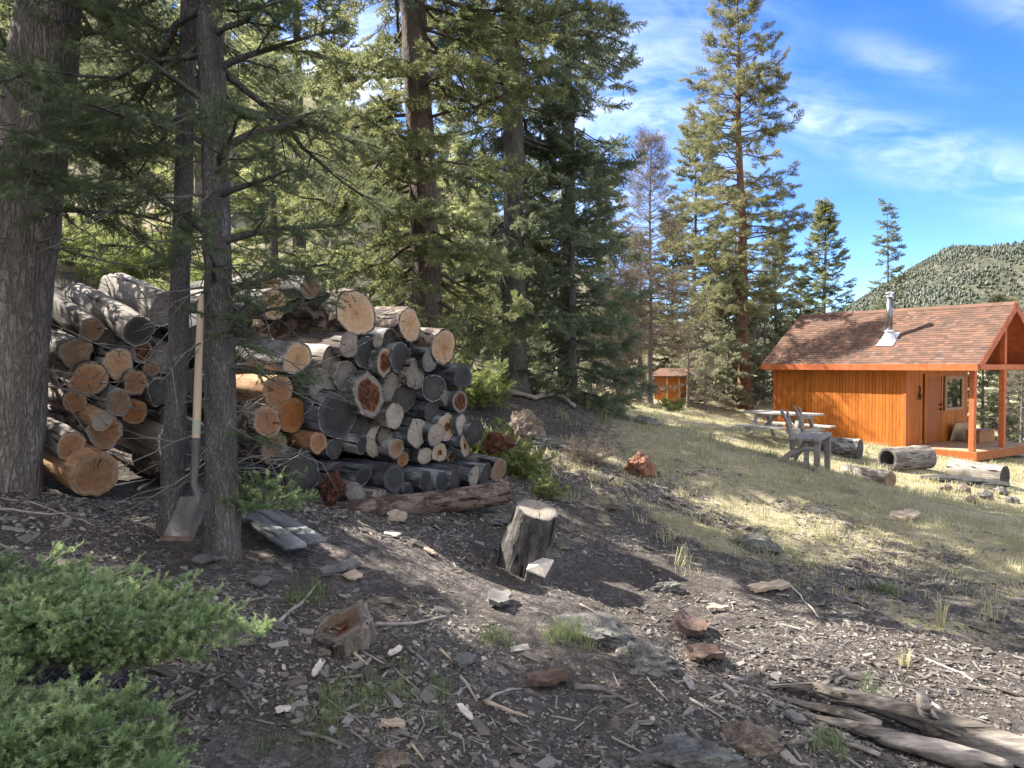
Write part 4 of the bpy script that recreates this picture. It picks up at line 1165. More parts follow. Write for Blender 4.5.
# logs lying near the cabin
SEATS = 'cut logs lying by the fire pit'
g = G(892, 470); make_log('hollow grey log lying before the cabin, dark end facing left', g + (-.1, 0, .21), (-.9, -.36, .02), .225, 1.05, S, 'e_char', 501, SEATS, hollow=.25, wob=.06)
g = G(1010, 488); make_log('grey log at the right edge of the photo with its dark end facing right', g + (-.1, 0, .2), (.6, -.8, -.03), .23, .95, S, 'e_dark', 502, SEATS, hollow=.06)
g = G(891, 487); make_log('thin brown and grey log with its end towards the camera', g + (0, 0, .12), (.45, -.89, -.03), .14, .95, S, 'e_dull', 503, SEATS)
g = G(860, 459); make_log('dark weathered log lying behind the rustic bench', g + (-.0, 0, .2), (.75, -.66, -.02), .22, .95, GY, 'e_dark', 504, SEATS)
p = G(955, 483); s = lump('charred_slab', 'dark charred bark slab lying flat between the two cut logs', 'wood slab', p + (0, 0, -.03), (.78, .42, .13), 'soil_dark', 8, .4, 2, rz=-.35)
for k, (px, py, sz, lab) in enumerate([(985, 499, .16, 'pale rounded stone in the fire pit ring right of centre'), (962, 494, .17, 'tan stone in the fire pit ring below the charred slab'), (1000, 494, .14, 'grey stone of the fire ring under the right edge log'),
        (945, 491, .13, 'small stone at the left of the fire ring'), (1012, 503, .12, 'outermost small stone of the fire ring at the right'), (973, 503, .12, 'low stone at the near side of the fire ring')]):
    lump('stone', lab, 'stone', G(px, py), (sz, sz * .8, sz * .7), 'rock_tan' if k % 2 else 'rock_grey', 20 + k, .3, 2, 3, 'stones round the fire pit')

# ------------------------------------------------------------------ stump, wood chunk, slab, shovel
b0 = G(521, 568); top = P(537, 509, b0[1] - .13)
ax = top - b0; Hs = np.linalg.norm(ax); q = Vector(ax).to_track_quat('X', 'Z')
t = thing('stump', 'grey barked tree stump with a pale sawn top leaning right', 'stump', top); t.rotation_euler = q.to_euler()
bb, ee = log_mesh(.158, Hs + .12, 77, taper=.55, seg=40, wob=.07, rim=.92, tilt=(.0, .0), rough=.09)
bb.build('bark', M['lb_stump'], t, smooth=True, sharp=60); ee.build('cut_top', M['e_pale'], t, smooth=True, sharp=60)
p = G(540, 582)
t = thing('wood_chunk', 'dark split wood chunk with a white face leaning on the stump', 'wood chunk', p, .3)
m = MB(); m.add([(-.13, -.06, -.02), (.02, -.1, -.02), (.1, .04, -.02), (-.1, .1, -.02), (-.11, -.02, .09), (.0, -.08, .05), (.09, .0, .14), (-.03, .08, .15)], np.array([[0, 3, 2, 1], [0, 1, 5, 4], [1, 2, 6, 5], [2, 3, 7, 6], [3, 0, 4, 7], [4, 5, 6, 7]])); bevel(m.build('bark', M['bark_dark'], t), .006)
m = MB(); m.add([(-.11, -.03, .094), (.0, -.095, .05), (.1, -.01, .14), (-.025, .08, .156), (-.01, -.05, .13), (-.113, -.03, .106), (.0, -.1, .062), (.103, -.012, .152), (-.025, .08, .168), (-.01, -.05, .142)], np.array([[0, 1, 4, 4], [5, 6, 9, 9], [6, 7, 9, 9], [7, 8, 9, 9], [8, 5, 9, 9], [0, 1, 6, 5], [1, 2, 7, 6], [2, 3, 8, 7], [3, 0, 5, 8]])[:, :] if False else [[5, 6, 9], [6, 7, 9], [7, 8, 9], [8, 5, 9], [0, 1, 6, 5], [1, 2, 7, 6], [2, 3, 8, 7], [3, 0, 5, 8]]); m.build('white_face', M['stick_pale'], t)
# split slab under the trunk
a, b = P(262, 517, 4.9), P(308, 545, 4.35)
t = thing('split_slab', 'grey split timber slab lying at the foot of the forked trunk', 'wood slab', b, 0)
d = (a - b) / np.linalg.norm(a - b)
t.rotation_euler = Vector(d).to_track_quat('X', 'Z').to_euler()
for (o, wd, ln) in ((-.072, .13, .8), (.07, .135, .76)):
    m = MB(); m.bar((0 if o > 0 else .03, o, 0), (ln, o * .95, .004), wd, .03)
    bevel(m.build('board', M['slab'], t), .01)

# shovel leaning on the trunk
tipY = 4.12
ptop, psock, pneck = P(201, 296, 4.22), P(196, 441, 4.14), P(195, 468, 4.12)
pb = G(183, 545); pb = P(183, 545, min(pb[1], 4.1))
t = thing('shovel', 'square bladed shovel with long wooden handle leaning on a trunk', 'shovel', pb)
o = pb
m = MB(); ks = np.linspace(0, 1, 9); m.tube([ptop * (1 - k) + psock * k - o for k in ks], [.014, .0185, .0195, .0197, .02, .0205, .021, .0213, .0215], 14); m.build('handle', M['ash'], t, smooth=True, sharp=50)
kk = (.86, .95); m = MB(); m.tube([ptop * (1 - k) + psock * k - o for k in kk], [.0216, .0219], 14, False)
lb = m.build('label', M['green_label'], t, smooth=True)
pj = P(199, 492, 4.09); pj2 = P(203, 505, 4.06)
m = MB(); m.tube([psock + (psock - ptop) * -.02 - o, pneck - o, P(194, 484, 4.1) - o, P(198, 496, 4.06) - o, P(201, 512, 4.0) - o, P(199, 525, 3.97) - o], [.0245, .0215, .02, .021, .02, .008], 12); m.build('socket', M['steel_old'], t, smooth=True, sharp=50)
# blade: curved sheet between four corners seen in the photograph
c00, c10, c01, c11 = P(182, 499, 4.06), P(211, 495, 4.03), P(162, 541, 3.86), P(193, 542, 3.83)
nu, nv = 14, 14
front = np.cross(c10 - c00, c01 - c00); front /= np.linalg.norm(front)
if front[1] > 0: front = -front
Vf = []
for j in range(nv):
    v = j / (nv - 1)
    for i in range(nu):
        u = i / (nu - 1)
        p = (c00 * (1 - u) + c10 * u) * (1 - v) + (c01 * (1 - u) + c11 * u) * v
        dish = .008 * (abs(2 * u - 1) ** 3) + .012 * (1 - v) ** 3 - .012 * math.exp(-((u - .62) / .13) ** 2) * (1 - v) ** 1.2
        Vf.append(p + front * dish - o)
Vf = np.array(Vf); Vb = Vf - front * .004
ii, jj = np.meshgrid(np.arange(nu - 1), np.arange(nv - 1)); a0 = (jj * nu + ii).ravel()
Q = np.stack([a0, a0 + 1, a0 + nu + 1, a0 + nu], -1)
bd = [i for i in range(nu)] + [nu * j + nu - 1 for j in range(1, nv)] + [nu * (nv - 1) + i for i in range(nu - 2, -1, -1)] + [nu * j for j in range(nv - 2, 0, -1)]
N_ = nu * nv; E = [[bd[k], bd[(k + 1) % len(bd)], bd[(k + 1) % len(bd)] + N_, bd[k] + N_] for k in range(len(bd))]
m = MB(); m.add(np.concatenate([Vf, Vb]), np.concatenate([Q, Q[:, ::-1] + N_, np.array(E)])); m.build('blade', M['steel_old'], t, smooth=True, sharp=50)
m = MB(); m.bar(c01 - o + front * .022, c11 - o + front * .022, .03, .006, front); m.build('worn_edge', M['flake_rust'], t)

# ------------------------------------------------------------------ rocks
def rock(px, py, size, mat, label, seed, rz=0., name='rock', **k):
    return lump(name, label, 'rock', G(px, py), size, mat, seed, k.pop('rough', .5), k.pop('fr', 1.9), k.pop('sub', 5), rz=rz, **{'sink': .3, 'planes': 16, **k})
rock(640, 474, (.2, .17, .22), 'rock_red', 'reddish angular boulder alone on the grassy slope', 31)
rock(524, 440, (.3, .26, .3), 'rock_tan', 'tan boulder with shrubs at the end of the woodpile', 32, .5)
rock(545, 447, (.24, .16, .14), 'rock_grey', 'flat grey rock leaning on the tan boulder', 33, .3)
rock(644, 424, (.22, .16, .14), 'rock_grey', 'pale grey rock in the shaded grass below the small spruce', 34)
rock(590, 634, (.38, .18, .09), 'rock_grey', 'long lichen covered rock with a hollow in its side', 35, -.75, sink=.28)
rock(645, 670, (.27, .15, .1), 'rock_grey', 'bluish grey rock continuing the lichen covered one', 36, -.7, sink=.3)
rock(572, 628, (.055, .05, .05), 'rock_grey', 'fist sized round rock below the hollow', 37)
rock(690, 768, (.3, .16, .09), 'rock_grey', 'broad rough rock at the bottom edge of the photo', 38, .2)
rock(752, 752, (.12, .1, .09), 'rock_tan', 'pale tan rock beside the broad rough one at the bottom', 39)
rock(728, 738, (.05, .045, .04), 'rock_tan', 'small tan stone on top of the bottom edge rocks', 40)
rock(735, 750, (.05, .04, .04), 'rock_grey', 'small pale stone below the tan stone', 41)
rock(392, 766, (.09, .07, .05), 'rock_tan', 'low tan rock at the bottom edge left of centre', 42)
rock(755, 548, (.35, .22, .1), 'rock_grey', 'low dark rock outcrop on the slope right of the stump', 43, -.6)
rock(498, 520, (.24, .14, .06), 'rock_grey', 'flat grey rock slab left of the stump', 44, -.5)
rock(560, 548, (.1, .07, .05), 'rock_grey', 'small grey rock just right of the stump', 45)
rock(664, 590, (.14, .1, .05), 'rock_grey', 'low flat stone on the bare slope right of the stump', 46, .4)
rock(755, 655, (.07, .06, .03), 'rock_grey', 'bluish flat stone among the bark litter', 47, .4)
p = G(340, 640)
M['e_stump'] = log_end('eroded_stump_top', (.05, .04, .035), (.26, .23, .21), (.2, .13, .09), .6, .36, dirt=.85)
M['lb_rot'] = log_bark('grey_rotten_stump_wood', (.05, .042, .037), (.15, .125, .11), (.3, .25, .21), .04, (.25, 1, 1), flake=.15)
t = thing('rotten_stump', 'low rotten hollow stump with orange streaks half sunk in the ground', 'stump', p + (-.01, .05, .065))
t.rotation_euler = (Vector((.12, -.42, 1)).to_track_quat('X', 'Z')).to_euler()
bb, ee = log_mesh(.165, .3, 91, taper=.5, seg=48, wob=.2, rim=.84, rough=.32, tilt=(.3, -.25), hollow=.05)
bb.build('bark', M['lb_rot'], t, smooth=True, sharp=50); ee.build('hollow_top', M['e_stump'], t, smooth=True, sharp=60)

# ------------------------------------------------------------------ driftwood, bark slabs, sticks
def stick(label, pts, rad, mat='stick', name='stick', cat='stick', lift=.0, seg=7, wob=.25, group=None, forks=()):
    g = [G(*p) for p in pts]
    t0 = g[0]
    fine = []
    for i in range(len(g) - 1):
        for k in range(4): fine.append(g[i] * (1 - k / 4) + g[i + 1] * (k / 4))
    fine.append(g[-1]); fine = np.array(fine)
    rs = np.random.default_rng(int(pts[0][0] * 7 + pts[0][1]))
    L = np.linalg.norm(fine[-1] - fine[0])
    fine[1:-1] += rs.normal(0, .006 * L, (len(fine) - 2, 3)) * np.array([1, 1, .3])
    fine[:, 2] = np.maximum(fine[:, 2], hz(fine[:, 0], fine[:, 1])) + rad * .7 + lift
    R = np.linspace(rad * 1.1, rad * .5, len(fine)) * rs.uniform(.85, 1.15, len(fine))
    m = MB(); m.tube(fine - t0, R, seg, wob=wob, seed=3)
    for (k, dpx) in forks:
        q = fine[int(k * (len(fine) - 1))]; e = G(*dpx) + (0, 0, rad + .02)
        m.tube([q - t0, (q + e) / 2 - t0 + (0, 0, .01), e - t0], [rad * .6, rad * .45, rad * .2], 6)
    t = m.build(name, M[mat], smooth=True); t.location = tuple(t0)
    return tag(t, label, cat, group)
ST = [
 ('grey stick rising from the shrub tip towards the rotten stump', [(279, 627), (300, 606), (320, 583)], .010, 'stick'),
 ('knobbly grey stick lying level right of the rotten stump', [(370, 627), (412, 627), (446, 620)], .010, 'stick'),
 ('bluish grey stick in the grass at the bottom left', [(299, 735), (325, 744), (350, 756)], .011, 'stick_dark'),
 ('grey stick below the dark flake in the middle foreground', [(460, 680), (470, 693), (477, 707)], .010, 'stick'),
 ('thick grey branch lying beside the rusty bark plate', [(574, 689), (603, 695), (633, 707)], .015, 'stick_dark'),
 ('curved stick near the bottom with a pale splinter above it', [(484, 705), (502, 695), (522, 692)], .009, 'stick'),
 ('straight tan stick lying under the curved one', [(486, 707), (510, 718), (528, 723)], .011, 'flake_tan'),
 ('short pale stick pointing to the dark flake', [(440, 655), (454, 668)], .009, 'flake_tan'),
 ('thin curved twig crossing the green tufts', [(360, 655), (395, 672), (415, 690), (418, 708)], .005, 'stick'),
 ('thin slanting twig among the lower green tufts', [(316, 696), (340, 712), (362, 725)], .006, 'stick'),
 ('short leaning stick at the very bottom centre', [(411, 750), (424, 766)], .008, 'flake_tan'),
 ('long twig lying under the thick trunk at the left edge', [(0, 512), (50, 516), (102, 517)], .008, 'stick'),
 ('second long twig crossing under the left trunk', [(0, 500), (45, 508), (95, 528)], .006, 'stick'),
 ('bent twig right of the twigs under the left trunk', [(60, 510), (90, 522), (112, 512)], .006, 'stick_dark'),
 ('stick leaning out of the shade under the left stack', [(138, 492), (150, 484), (166, 472)], .012, 'stick'),
 ('pale stick on the ground beside the biggest left log', [(112, 487), (130, 484), (150, 481)], .006, 'stick_pale'),
 ('thin stick below the dark shade of the shrub', [(430, 690), (452, 700), (470, 688)], .006, 'stick'),
 ('grey stick on the litter above the driftwood', [(870, 583), (890, 596), (905, 607)], .007, 'stick'),
 ('pale stick on the sunlit bark litter', [(778, 580), (800, 596), (818, 618)], .008, 'stick_pale'),
 ('thin dark stick on the slope left of the driftwood', [(640, 672), (655, 690), (668, 704)], .006, 'stick'),
 ('thin pale twig at the left of the driftwood root', [(762, 696), (778, 706), (800, 712)], .008, 'stick'),
 ('slim twig on the litter below the flat stone', [(580, 606), (610, 622), (640, 640)], .005, 'stick'),
 ('little forked twig on the dark soil under the slab', [(345, 571), (366, 575), (385, 572)], .007, 'stick_dark'),
 ('twig beside the slab pieces above the rotten stump', [(318, 577), (340, 579), (360, 577)], .009, 'stick_dark'),
 ('grey root stick curling from the rotten stump', [(352, 655), (368, 668), (376, 676)], .011, 'flake_tan'),
 ('weathered stick near the bottom right of the lichen rock', [(690, 700), (718, 716), (740, 735)], .007, 'stick'),
 ('thin stick lying in the dry grass at the right', [(925, 660), (955, 672), (982, 690)], .007, 'stick_pale'),
 ('stick half buried in the litter right of the rusty slab', [(720, 640), (748, 652), (778, 660)], .007, 'stick_dark'),
]
for lab, pts, rad, mt in ST: stick(lab, pts, rad, mt)
stick('gnarled grey fallen branch in the shade of the big spruces', [(488, 394), (515, 397), (535, 402), (555, 399), (575, 411)], .045, 'stick', 'fallen_branch', 'branch', .03, forks=((.7, (590, 402)), (.4, (528, 385))))
# driftwood trunk at the bottom right
t = thing('driftwood', 'twisted silvery dead log with a broken stub at the bottom right', 'dead log', G(900, 735))
o = np.array(t.location)
def strand(pts, rad, up=.0):
    g = np.array([G(a, b) + (0, 0, u) for a, b, u in pts]); 
    f = []
    for i in range(len(g) - 1):
        for k in range(6): f.append(g[i] * (1 - k / 6) + g[i + 1] * k / 6)
    f.append(g[-1]); f = np.array(f)
    return f, np.interp(np.linspace(0, 1, len(f)), np.linspace(0, 1, len(rad)), rad)
def flat_strand(m, pts, rad, sq=.6, seed=0):
    f, R = strand(pts, rad)
    V, F = tube(f, R, 16)
    c = np.repeat(f, 16, 0); n = V - c
    n[:, 2] *= sq
    rid = fbm(np.c_[np.tile(np.cos(np.arange(16) * PI / 8), len(f)) * 2.6 + np.repeat(np.linspace(0, 1.2, len(f)), 16), np.tile(np.sin(np.arange(16) * PI / 8), len(f)) * 2.6, np.repeat(np.linspace(0, 2.2, len(f)), 16)] + seed, 3, seed)
    V = c + n * (1 + .45 * rid)[:, None]
    m.add(V - o, F)
    m.F.setdefault(16, []).append(np.array([list(range(16))[::-1]]) + m.n - len(V)); m.F.setdefault(16, []).append(np.array([list(range(len(V) - 16, len(V)))]) + m.n - len(V))
m = MB()
flat_strand(m, [(770, 690, .02), (812, 700, .05), (850, 714, .07), (900, 733, .09), (950, 748, .08), (1040, 775, .06)], [.012, .03, .045, .06, .07, .08], .75, 1)
flat_strand(m, [(815, 722, .02), (850, 735, .03), (890, 752, .05), (940, 765, .05), (1010, 785, .05)], [.015, .04, .055, .065, .07], .55, 2)
flat_strand(m, [(776, 700, .01), (810, 712, .02), (850, 724, .03), (880, 735, .03)], [.01, .03, .04, .03], .6, 3)
flat_strand(m, [(830, 712, .05), (870, 722, .08), (915, 742, .11), (960, 756, .1)], [.008, .022, .03, .02], .7, 5)
flat_strand(m, [(792, 716, .0), (840, 742, .01), (880, 760, .02)], [.008, .02, .015], .6, 6)
m.build('trunk', M['drift'], t, smooth=True)
g0 = G(932, 742) + (0, 0, .05)
m = MB(); m.tube([g0 - o, g0 + (-.03, 0, .09) - o, g0 + (-.06, -.01, .17) - o, g0 + (-.05, .0, .2) - o], [.055, .036, .022, .01], 10, wob=.2); m.build('stub', M['drift'], t, smooth=True)

def flake(label, px, py, L, Wd, th, mat, rz, seed, name='bark_slab', cat='bark slab', tilt=(0, 0), curl=.0, lift=.02):
    r = np.random.default_rng(seed); n = 9; k = 6
    V = []
    for s in (1, -1):
        for i in range(n):
            for j in range(k):
                u, v = i / (n - 1) - .5, j / (k - 1) - .5
                e = 1 - .35 * abs(2 * u) ** 3 * r.uniform(.6, 1.2)
                x = u * L * (1 + .08 * r.normal() * (abs(v) > .45)); y = v * Wd * e * (1 + .1 * r.normal() * (abs(v) > .4))
                z = curl * (v * 2) ** 2 + s * th / 2 * (1 + .5 * r.normal() * .5) + .25 * th * math.sin(u * 9 + seed)
                V.append((x, y, z))
    V = np.array(V); N = n * k
    ii, jj = np.meshgrid(np.arange(k - 1), np.arange(n - 1)); a0 = (jj * k + ii).ravel(); Q = np.stack([a0, a0 + k, a0 + k + 1, a0 + 1], -1)
    bd = [i * k for i in range(n)] + [(n - 1) * k + j for j in range(1, k)] + [i * k + k - 1 for i in range(n - 2, -1, -1)] + [j for j in range(k - 2, 0, -1)]
    E = [[bd[a], bd[a] + N, bd[(a + 1) % len(bd)] + N, bd[(a + 1) % len(bd)]] for a in range(len(bd))]
    t = MB().add(V, np.concatenate([Q, Q[:, ::-1] + N, np.array(E)])).build(name, M[mat], smooth=True, sharp=40)
    g = G(px, py); t.location = (g[0], g[1], g[2] + lift + th / 2)
    e = .1; nx_ = -(gz(g[0] + e, g[1]) - gz(g[0] - e, g[1])) / (2 * e); ny = -(gz(g[0], g[1] + e) - gz(g[0], g[1] - e)) / (2 * e)
    qn = Vector((nx_ * .8, ny * .8, 1)).to_track_quat('Z', 'Y'); t.rotation_euler = (qn @ Matrix.Rotation(rz, 3, 'Z').to_quaternion() @ Matrix.Rotation(tilt[0], 3, 'X').to_quaternion()).to_euler()
    return tag(t, label, cat)
flake('rusty brown curled bark slab on the slope right of the lichen rock', 690, 634, .34, .2, .035, 'flake_rust', -.5, 1, tilt=(.2, 0), curl=.03, lift=.03)
flake('smaller rusty bark piece right below the curled slab', 706, 662, .2, .13, .03, 'flake_rust', -.4, 2, curl=.02)
flake('flat tan wood piece on the sunlit litter', 769, 591, .36, .1, .03, 'flake_tan', -.25, 3, 'wood_piece', 'wood piece')
flake('tan flat piece of wood lying in the far grass', 905, 518, .5, .2, .03, 'flake_tan', .1, 4, 'wood_piece', 'wood piece')
flake('rusty bark plate beside the thick grey branch', 548, 690, .2, .09, .03, 'flake_rust', .15, 5, curl=.01)
flake('grey bark slab lying below and left of the stump', 499, 604, .26, .13, .025, 'flake', .1, 6, curl=.012)
flake('dark bluish flake in the middle foreground', 464, 669, .12, .07, .022, 'flake', .2, 7)
flake('white curled bark peel lying left of the green tufts', 318, 677, .12, .03, .006, 'stick_pale', .5, 8, 'bark_peel', 'bark peel', curl=.012)
flake('small white chip at the bottom left', 283, 718, .06, .035, .008, 'stick_pale', -.5, 9, 'wood_chip', 'wood chip')
flake('pale splinter standing out near the bottom centre', 465, 718, .13, .035, .01, 'stick_pale', 1.3, 10, 'wood_chip', 'wood chip')
flake('short pale wood chip beside the rotten stump', 395, 660, .09, .03, .012, 'stick_pale', .8, 11, 'wood_chip', 'wood chip')
flake('square tan chip above the rotten stump', 353, 584, .11, .08, .012, 'flake_tan', .1, 12, 'wood_chip', 'wood chip')
flake('tan chip at the bottom centre among green tufts', 393, 734, .1, .04, .012, 'flake_tan', -.5, 13, 'wood_chip', 'wood chip')
flake('white flake in front of the woodpile near its middle', 393, 537, .14, .1, .01, 'stick_pale', -.4, 14, 'wood_chip', 'wood chip')
flake('large grey bark flake below the front row of logs', 398, 521, .22, .14, .02, 'flake_tan', .3, 15)
flake('grey bark flake at the foot of the forked trunk', 212, 562, .2, .1, .012, 'flake', .2, 16)
flake('grey slab piece above the square tan chip', 340, 573, .26, .07, .02, 'flake', .05, 17)
flake('tan splinter lying right of the lichen rock', 718, 612, .14, .05, .012, 'flake_tan', -.6, 18, 'wood_chip', 'wood chip')
flake('broad grey flake by the bottom right of the shrub', 262, 586, .12, .08, .014, 'flake', .3, 19)
flake('pale flat chip on the bare soil before the pile', 430, 555, .1, .05, .01, 'flake_tan', .9, 20, 'wood_chip', 'wood chip')
flake('grey board end near the driftwood root', 795, 725, .1, .07, .015, 'flake', .6, 21, 'wood_piece', 'wood piece')
flake('reddish bark piece on the bare slope', 612, 512, .16, .07, .02, 'flake_rust', -.2, 22)
# ------------------------------------------------------------------ near trees beside the woodpile
def rel(base, px, py, Y): return P(px, py, Y) - base
def lean_to(base, px, py, Y):
    d = P(px, py, Y) - base
    return d[:2] / d[2]
# thick trunk at the left edge
b = at(-4, 492, 4.8)
ex = [(1.75, rel(b, 190, 232, 4.4), .1, .022, 0), (2.1, rel(b, 150, 150, 4.2), .12, .02, 0), (2.2, rel(b, -60, 180, 4.3), .1, .02, 0), (1.9, rel(b, 100, 190, 3.9), .1, .018, 0),
      (2.0, rel(b, 30, 200, 3.7), .1, .018, 0), (2.4, rel(b, 160, 200, 4.9), .14, .018, 0), (2.9, rel(b, 170, 60, 4.6), .1, .018, 0), (3.0, rel(b, 120, 20, 4.1), .1, .018, 0), (2.2, rel(b, 60, 150, 3.8), .1, .018, 0), (2.6, rel(b, -20, 100, 3.8), .1, .02, 0)]
w, c = conifer(1, 15, .215, 3.2, b, 1.9, 0, .22, gap=.34, nper=3, pitch=(-12, 25), lat_gap=.11, lat_k=.4, lean=lean_to(b, 50, 0, 4.8), dead=(.2, 2.6, 34, 1.0), explicit=ex, split=4.6, trunk_seg=48, far_lod=2, rings=150, skip=.35, flare=1.2)
plant_tree('fir_tree', 'thick grey barked fir trunk at the left edge beside the woodpile', w, c, M['bark_grey'], M['fir'], b)
# a neighbour just outside the frame, whose shade falls over the foreground
b = at(-330, 480, 4.7)
w, c = conifer(14, 14, .2, 1.1, b, 2.3, 2, .5, gap=.34, nper=5, lat_gap=.28)
plant_tree('fir_tree', 'fir standing just outside the left edge of the photo', w, c, M['bark_grey'], M['fir'], b)
# slim trunk
b = at(170, 504, 4.55)
ex = [(1.55, rel(b, 110, 215, 4.3), .1, .014, 0), (1.9, rel(b, 100, 160, 4.5), .1, .014, 0), (2.2, rel(b, 110, 120, 4.3), .05, .014, 0)]
w, c = conifer(2, 11, .063, 2.6, b, 1.2, 0, .22, gap=.34, nper=3, pitch=(-10, 25), lat_gap=.1, lean=lean_to(b, 189, 60, 4.6), dead=(.2, 2.4, 14, .45), explicit=ex, split=4.4, trunk_seg=32, far_lod=2, rings=110, skip=.3, crooked=.012)
plant_tree('fir_tree', 'slim dark fir trunk left of the shovel, before the left stack', w, c, M['bark_dark'], M['fir'], b)
# forked trunk behind the shovel
b = at(222, 548, 4.35)
ex = [(2.25, rel(b, 335, 108, 4.5), .16, .03, 0), (1.75, rel(b, 345, 225, 4.1), .12, .028, 0), (1.45, rel(b, 330, 262, 4.4), .1, .02, 0), (1.3, rel(b, 320, 300, 4.35), .06, .016, 0), (1.05, rel(b, 296, 378, 4.3), .04, .014, 0),
      (1.2, rel(b, 250, 300, 3.9), .1, .016, 0), (1.5, rel(b, 210, 235, 3.7), .12, .016, 0), (2.0, rel(b, 300, 170, 3.9), .12, .022, 0), (2.5, rel(b, 120, 40, 4.1), .1, .022, 0), (2.3, rel(b, 130, 120, 4.0), .14, .02, 0),
      (2.7, rel(b, 330, 30, 4.2), .12, .024, 0), (2.1, rel(b, 250, 110, 3.6), .12, .02, 0), (1.75, rel(b, 150, 190, 3.9), .12, .018, 0), (2.5, rel(b, 380, 150, 4.9), .18, .024, 0), (2.9, rel(b, 280, 0, 3.8), .1, .022, 0), (1.4, rel(b, 275, 255, 4.9), .08, .016, 0),
      (1.25, rel(b, 240, 345, 4.0), .1, .008, 0), (.7, rel(b, 262, 440, 4.2), .04, .008, 0)]
w, c = conifer(3, 13, .086, 2.9, b, 1.7, 0, .22, gap=.32, nper=3, pitch=(-12, 25), lat_gap=.1, lean=lean_to(b, 211, 0, 4.35), dead=(.3, 2.6, 40, .75), explicit=ex, split=4.4, trunk_seg=40, far_lod=2, rings=140, skip=.3, crooked=.015, flare=1.3)
plant_tree('fir_tree', 'dark fir trunk right behind the shovel with drooping green branches', w, c, M['bark_dark'], M['fir'], b)

# ------------------------------------------------------------------ middle distance spruces behind the pile
b = at(432, 404, 9.0)
w, c = conifer(4, 17, .19, 1.3, b, 1.8, 1, .34, gap=.25, nper=4, pitch=(-16, 22), lat_gap=.15, lat_k=.4, lean=lean_to(b, 414, 20, 9.0), dead=(.5, 3, 12, .8), split=7.5, trunk_seg=32, far_lod=3, rings=80, skip=.12, prof=lambda t: .75 + .4 * min(t * 4, 1) if t < .3 else 1.15 * (1 - t) ** .8 + .1)
plant_tree('spruce_tree', 'tall spruce with a reddish trunk rising behind the right stack', w, c, M['bark_red'], M['spruce2'], b)
b = at(514, 386, 12.0)
w, c = conifer(5, 19, .19, 1.0, b, 1.95, 1, .38, gap=.27, nper=4, pitch=(-20, 22), lat_gap=.19, lat_k=.42, lean=lean_to(b, 512, 50, 12.0), dead=(.4, 2.5, 14, 1.), split=8.5, trunk_seg=28, far_lod=3, skip=.1, prof=lambda t: .8 + .35 * min(t * 3, 1) if t < .35 else 1.3 * (1 - t) ** .75 + .06)
plant_tree('spruce_tree', 'tall straight spruce left of the big open pine, reaching past the frame', w, c, M['bark_dark'], M['spruce'], b)
b = at(572, 396, 12.6)
w, c = conifer(6, 5.2, .09, .12, b, 1.35, 1, .34, gap=.2, nper=5, pitch=(-16, 35), lat_gap=.16, lat_k=.45, sag=.12, split=None, prof=lambda t: (1 - t) ** .8 + .05)
plant_tree('spruce_tree', 'dense dark bluish spruce with boughs down to the ground', w, c, M['bark_dark'], M['spruce'], b)
b = at(566, 390, 14.5)
w, c = conifer(7, 15, .15, 1.2, b, 1.35, 1, .4, gap=.28, nper=4, pitch=(-20, 22), lat_gap=.2, lat_k=.42, split=9, far_lod=3, skip=.1, prof=lambda t: 1.0 if t < .5 else 1.7 * (1 - t) ** .75 + .06)
plant_tree('spruce_tree', 'tall ragged spruce forming the right edge of the dark clump', w, c, M['bark_dark'], M['spruce'], b)

# ------------------------------------------------------------------ right hand trees
b = at(745, 408, 29)
def pine_prof(t): return float(np.interp(t, [0, .1, .45, .64, .78, .92, 1], [.8, 1., .98, .78, .58, .32, .1]))
w, c = conifer(8, 16.4, .25, 3.9, b, 2.3, 'tuft', .46, gap=.31, nper=6, pitch=(-14, 38), sag=.1, lift=.18, lat_gap=.26, lat_k=.42, lean=lean_to(b, 738, 60, 29), dead=(1.8, 6, 34, 2.4), trunk_seg=20, prof=pine_prof, skip=.28, bare=.3, fill=.6)
plant_tree('pine_tree', 'tall open pine with a reddish trunk at the left corner of the cabin', w, c, M['bark_pine'], M['pine'], b)
b = at(650, 400, 27)
w, c = conifer(9, 9.3, .1, 2.0, b, 1.6, 'bare', .55, gap=.22, nper=6, pitch=(-10, 45), sag=.1, lift=.15, lat_gap=.28, lat_k=.4, prof=lambda t: .95 * (1 - t) ** .7 + .08, twigs=True)
plant_tree('dead_tree', 'bare grey brown dead conifer left of the tall pine', w, c, M['twig'], M['dead'], b)
b = at(620, 402, 25.5)
w, c = conifer(10, 4.4, .09, .3, b, 1.5, 'bare', .5, gap=.18, nper=6, pitch=(-12, 40), sag=.12, lat_gap=.2, lat_k=.42)
plant_tree('dead_tree', 'low brown dead conifer beside the dark bluish spruce', w, c, M['twig'], M['dead'], b)
b = at(694, 395, 33)
w, c = conifer(11, 11.2, .15, .8, b, 2.1, 2, .6, gap=.42, nper=5, pitch=(-12, 35), lat_gap=.32, lat_k=.42, prof=lambda t: (1 - t) ** .6 * .95 + .06)
plant_tree('spruce_tree', 'yellow green conifer rising behind the left side of the tall pine', w, c, M['bark_dark'], M['pine'], b)
b = at(823, 420, 33)
w, c = conifer(12, 8.9, .14, .6, b, 2.0, 2, .42, gap=.2, nper=5, pitch=(-14, 40), lat_gap=.3, lat_k=.42, prof=lambda t: (1 - t) ** .85 + .02)
plant_tree('spruce_tree', 'blue green spruce standing behind the cabin roof', w, c, M['bark_dark'], M['spruce2'], b)
b = at(886, 400, 42)
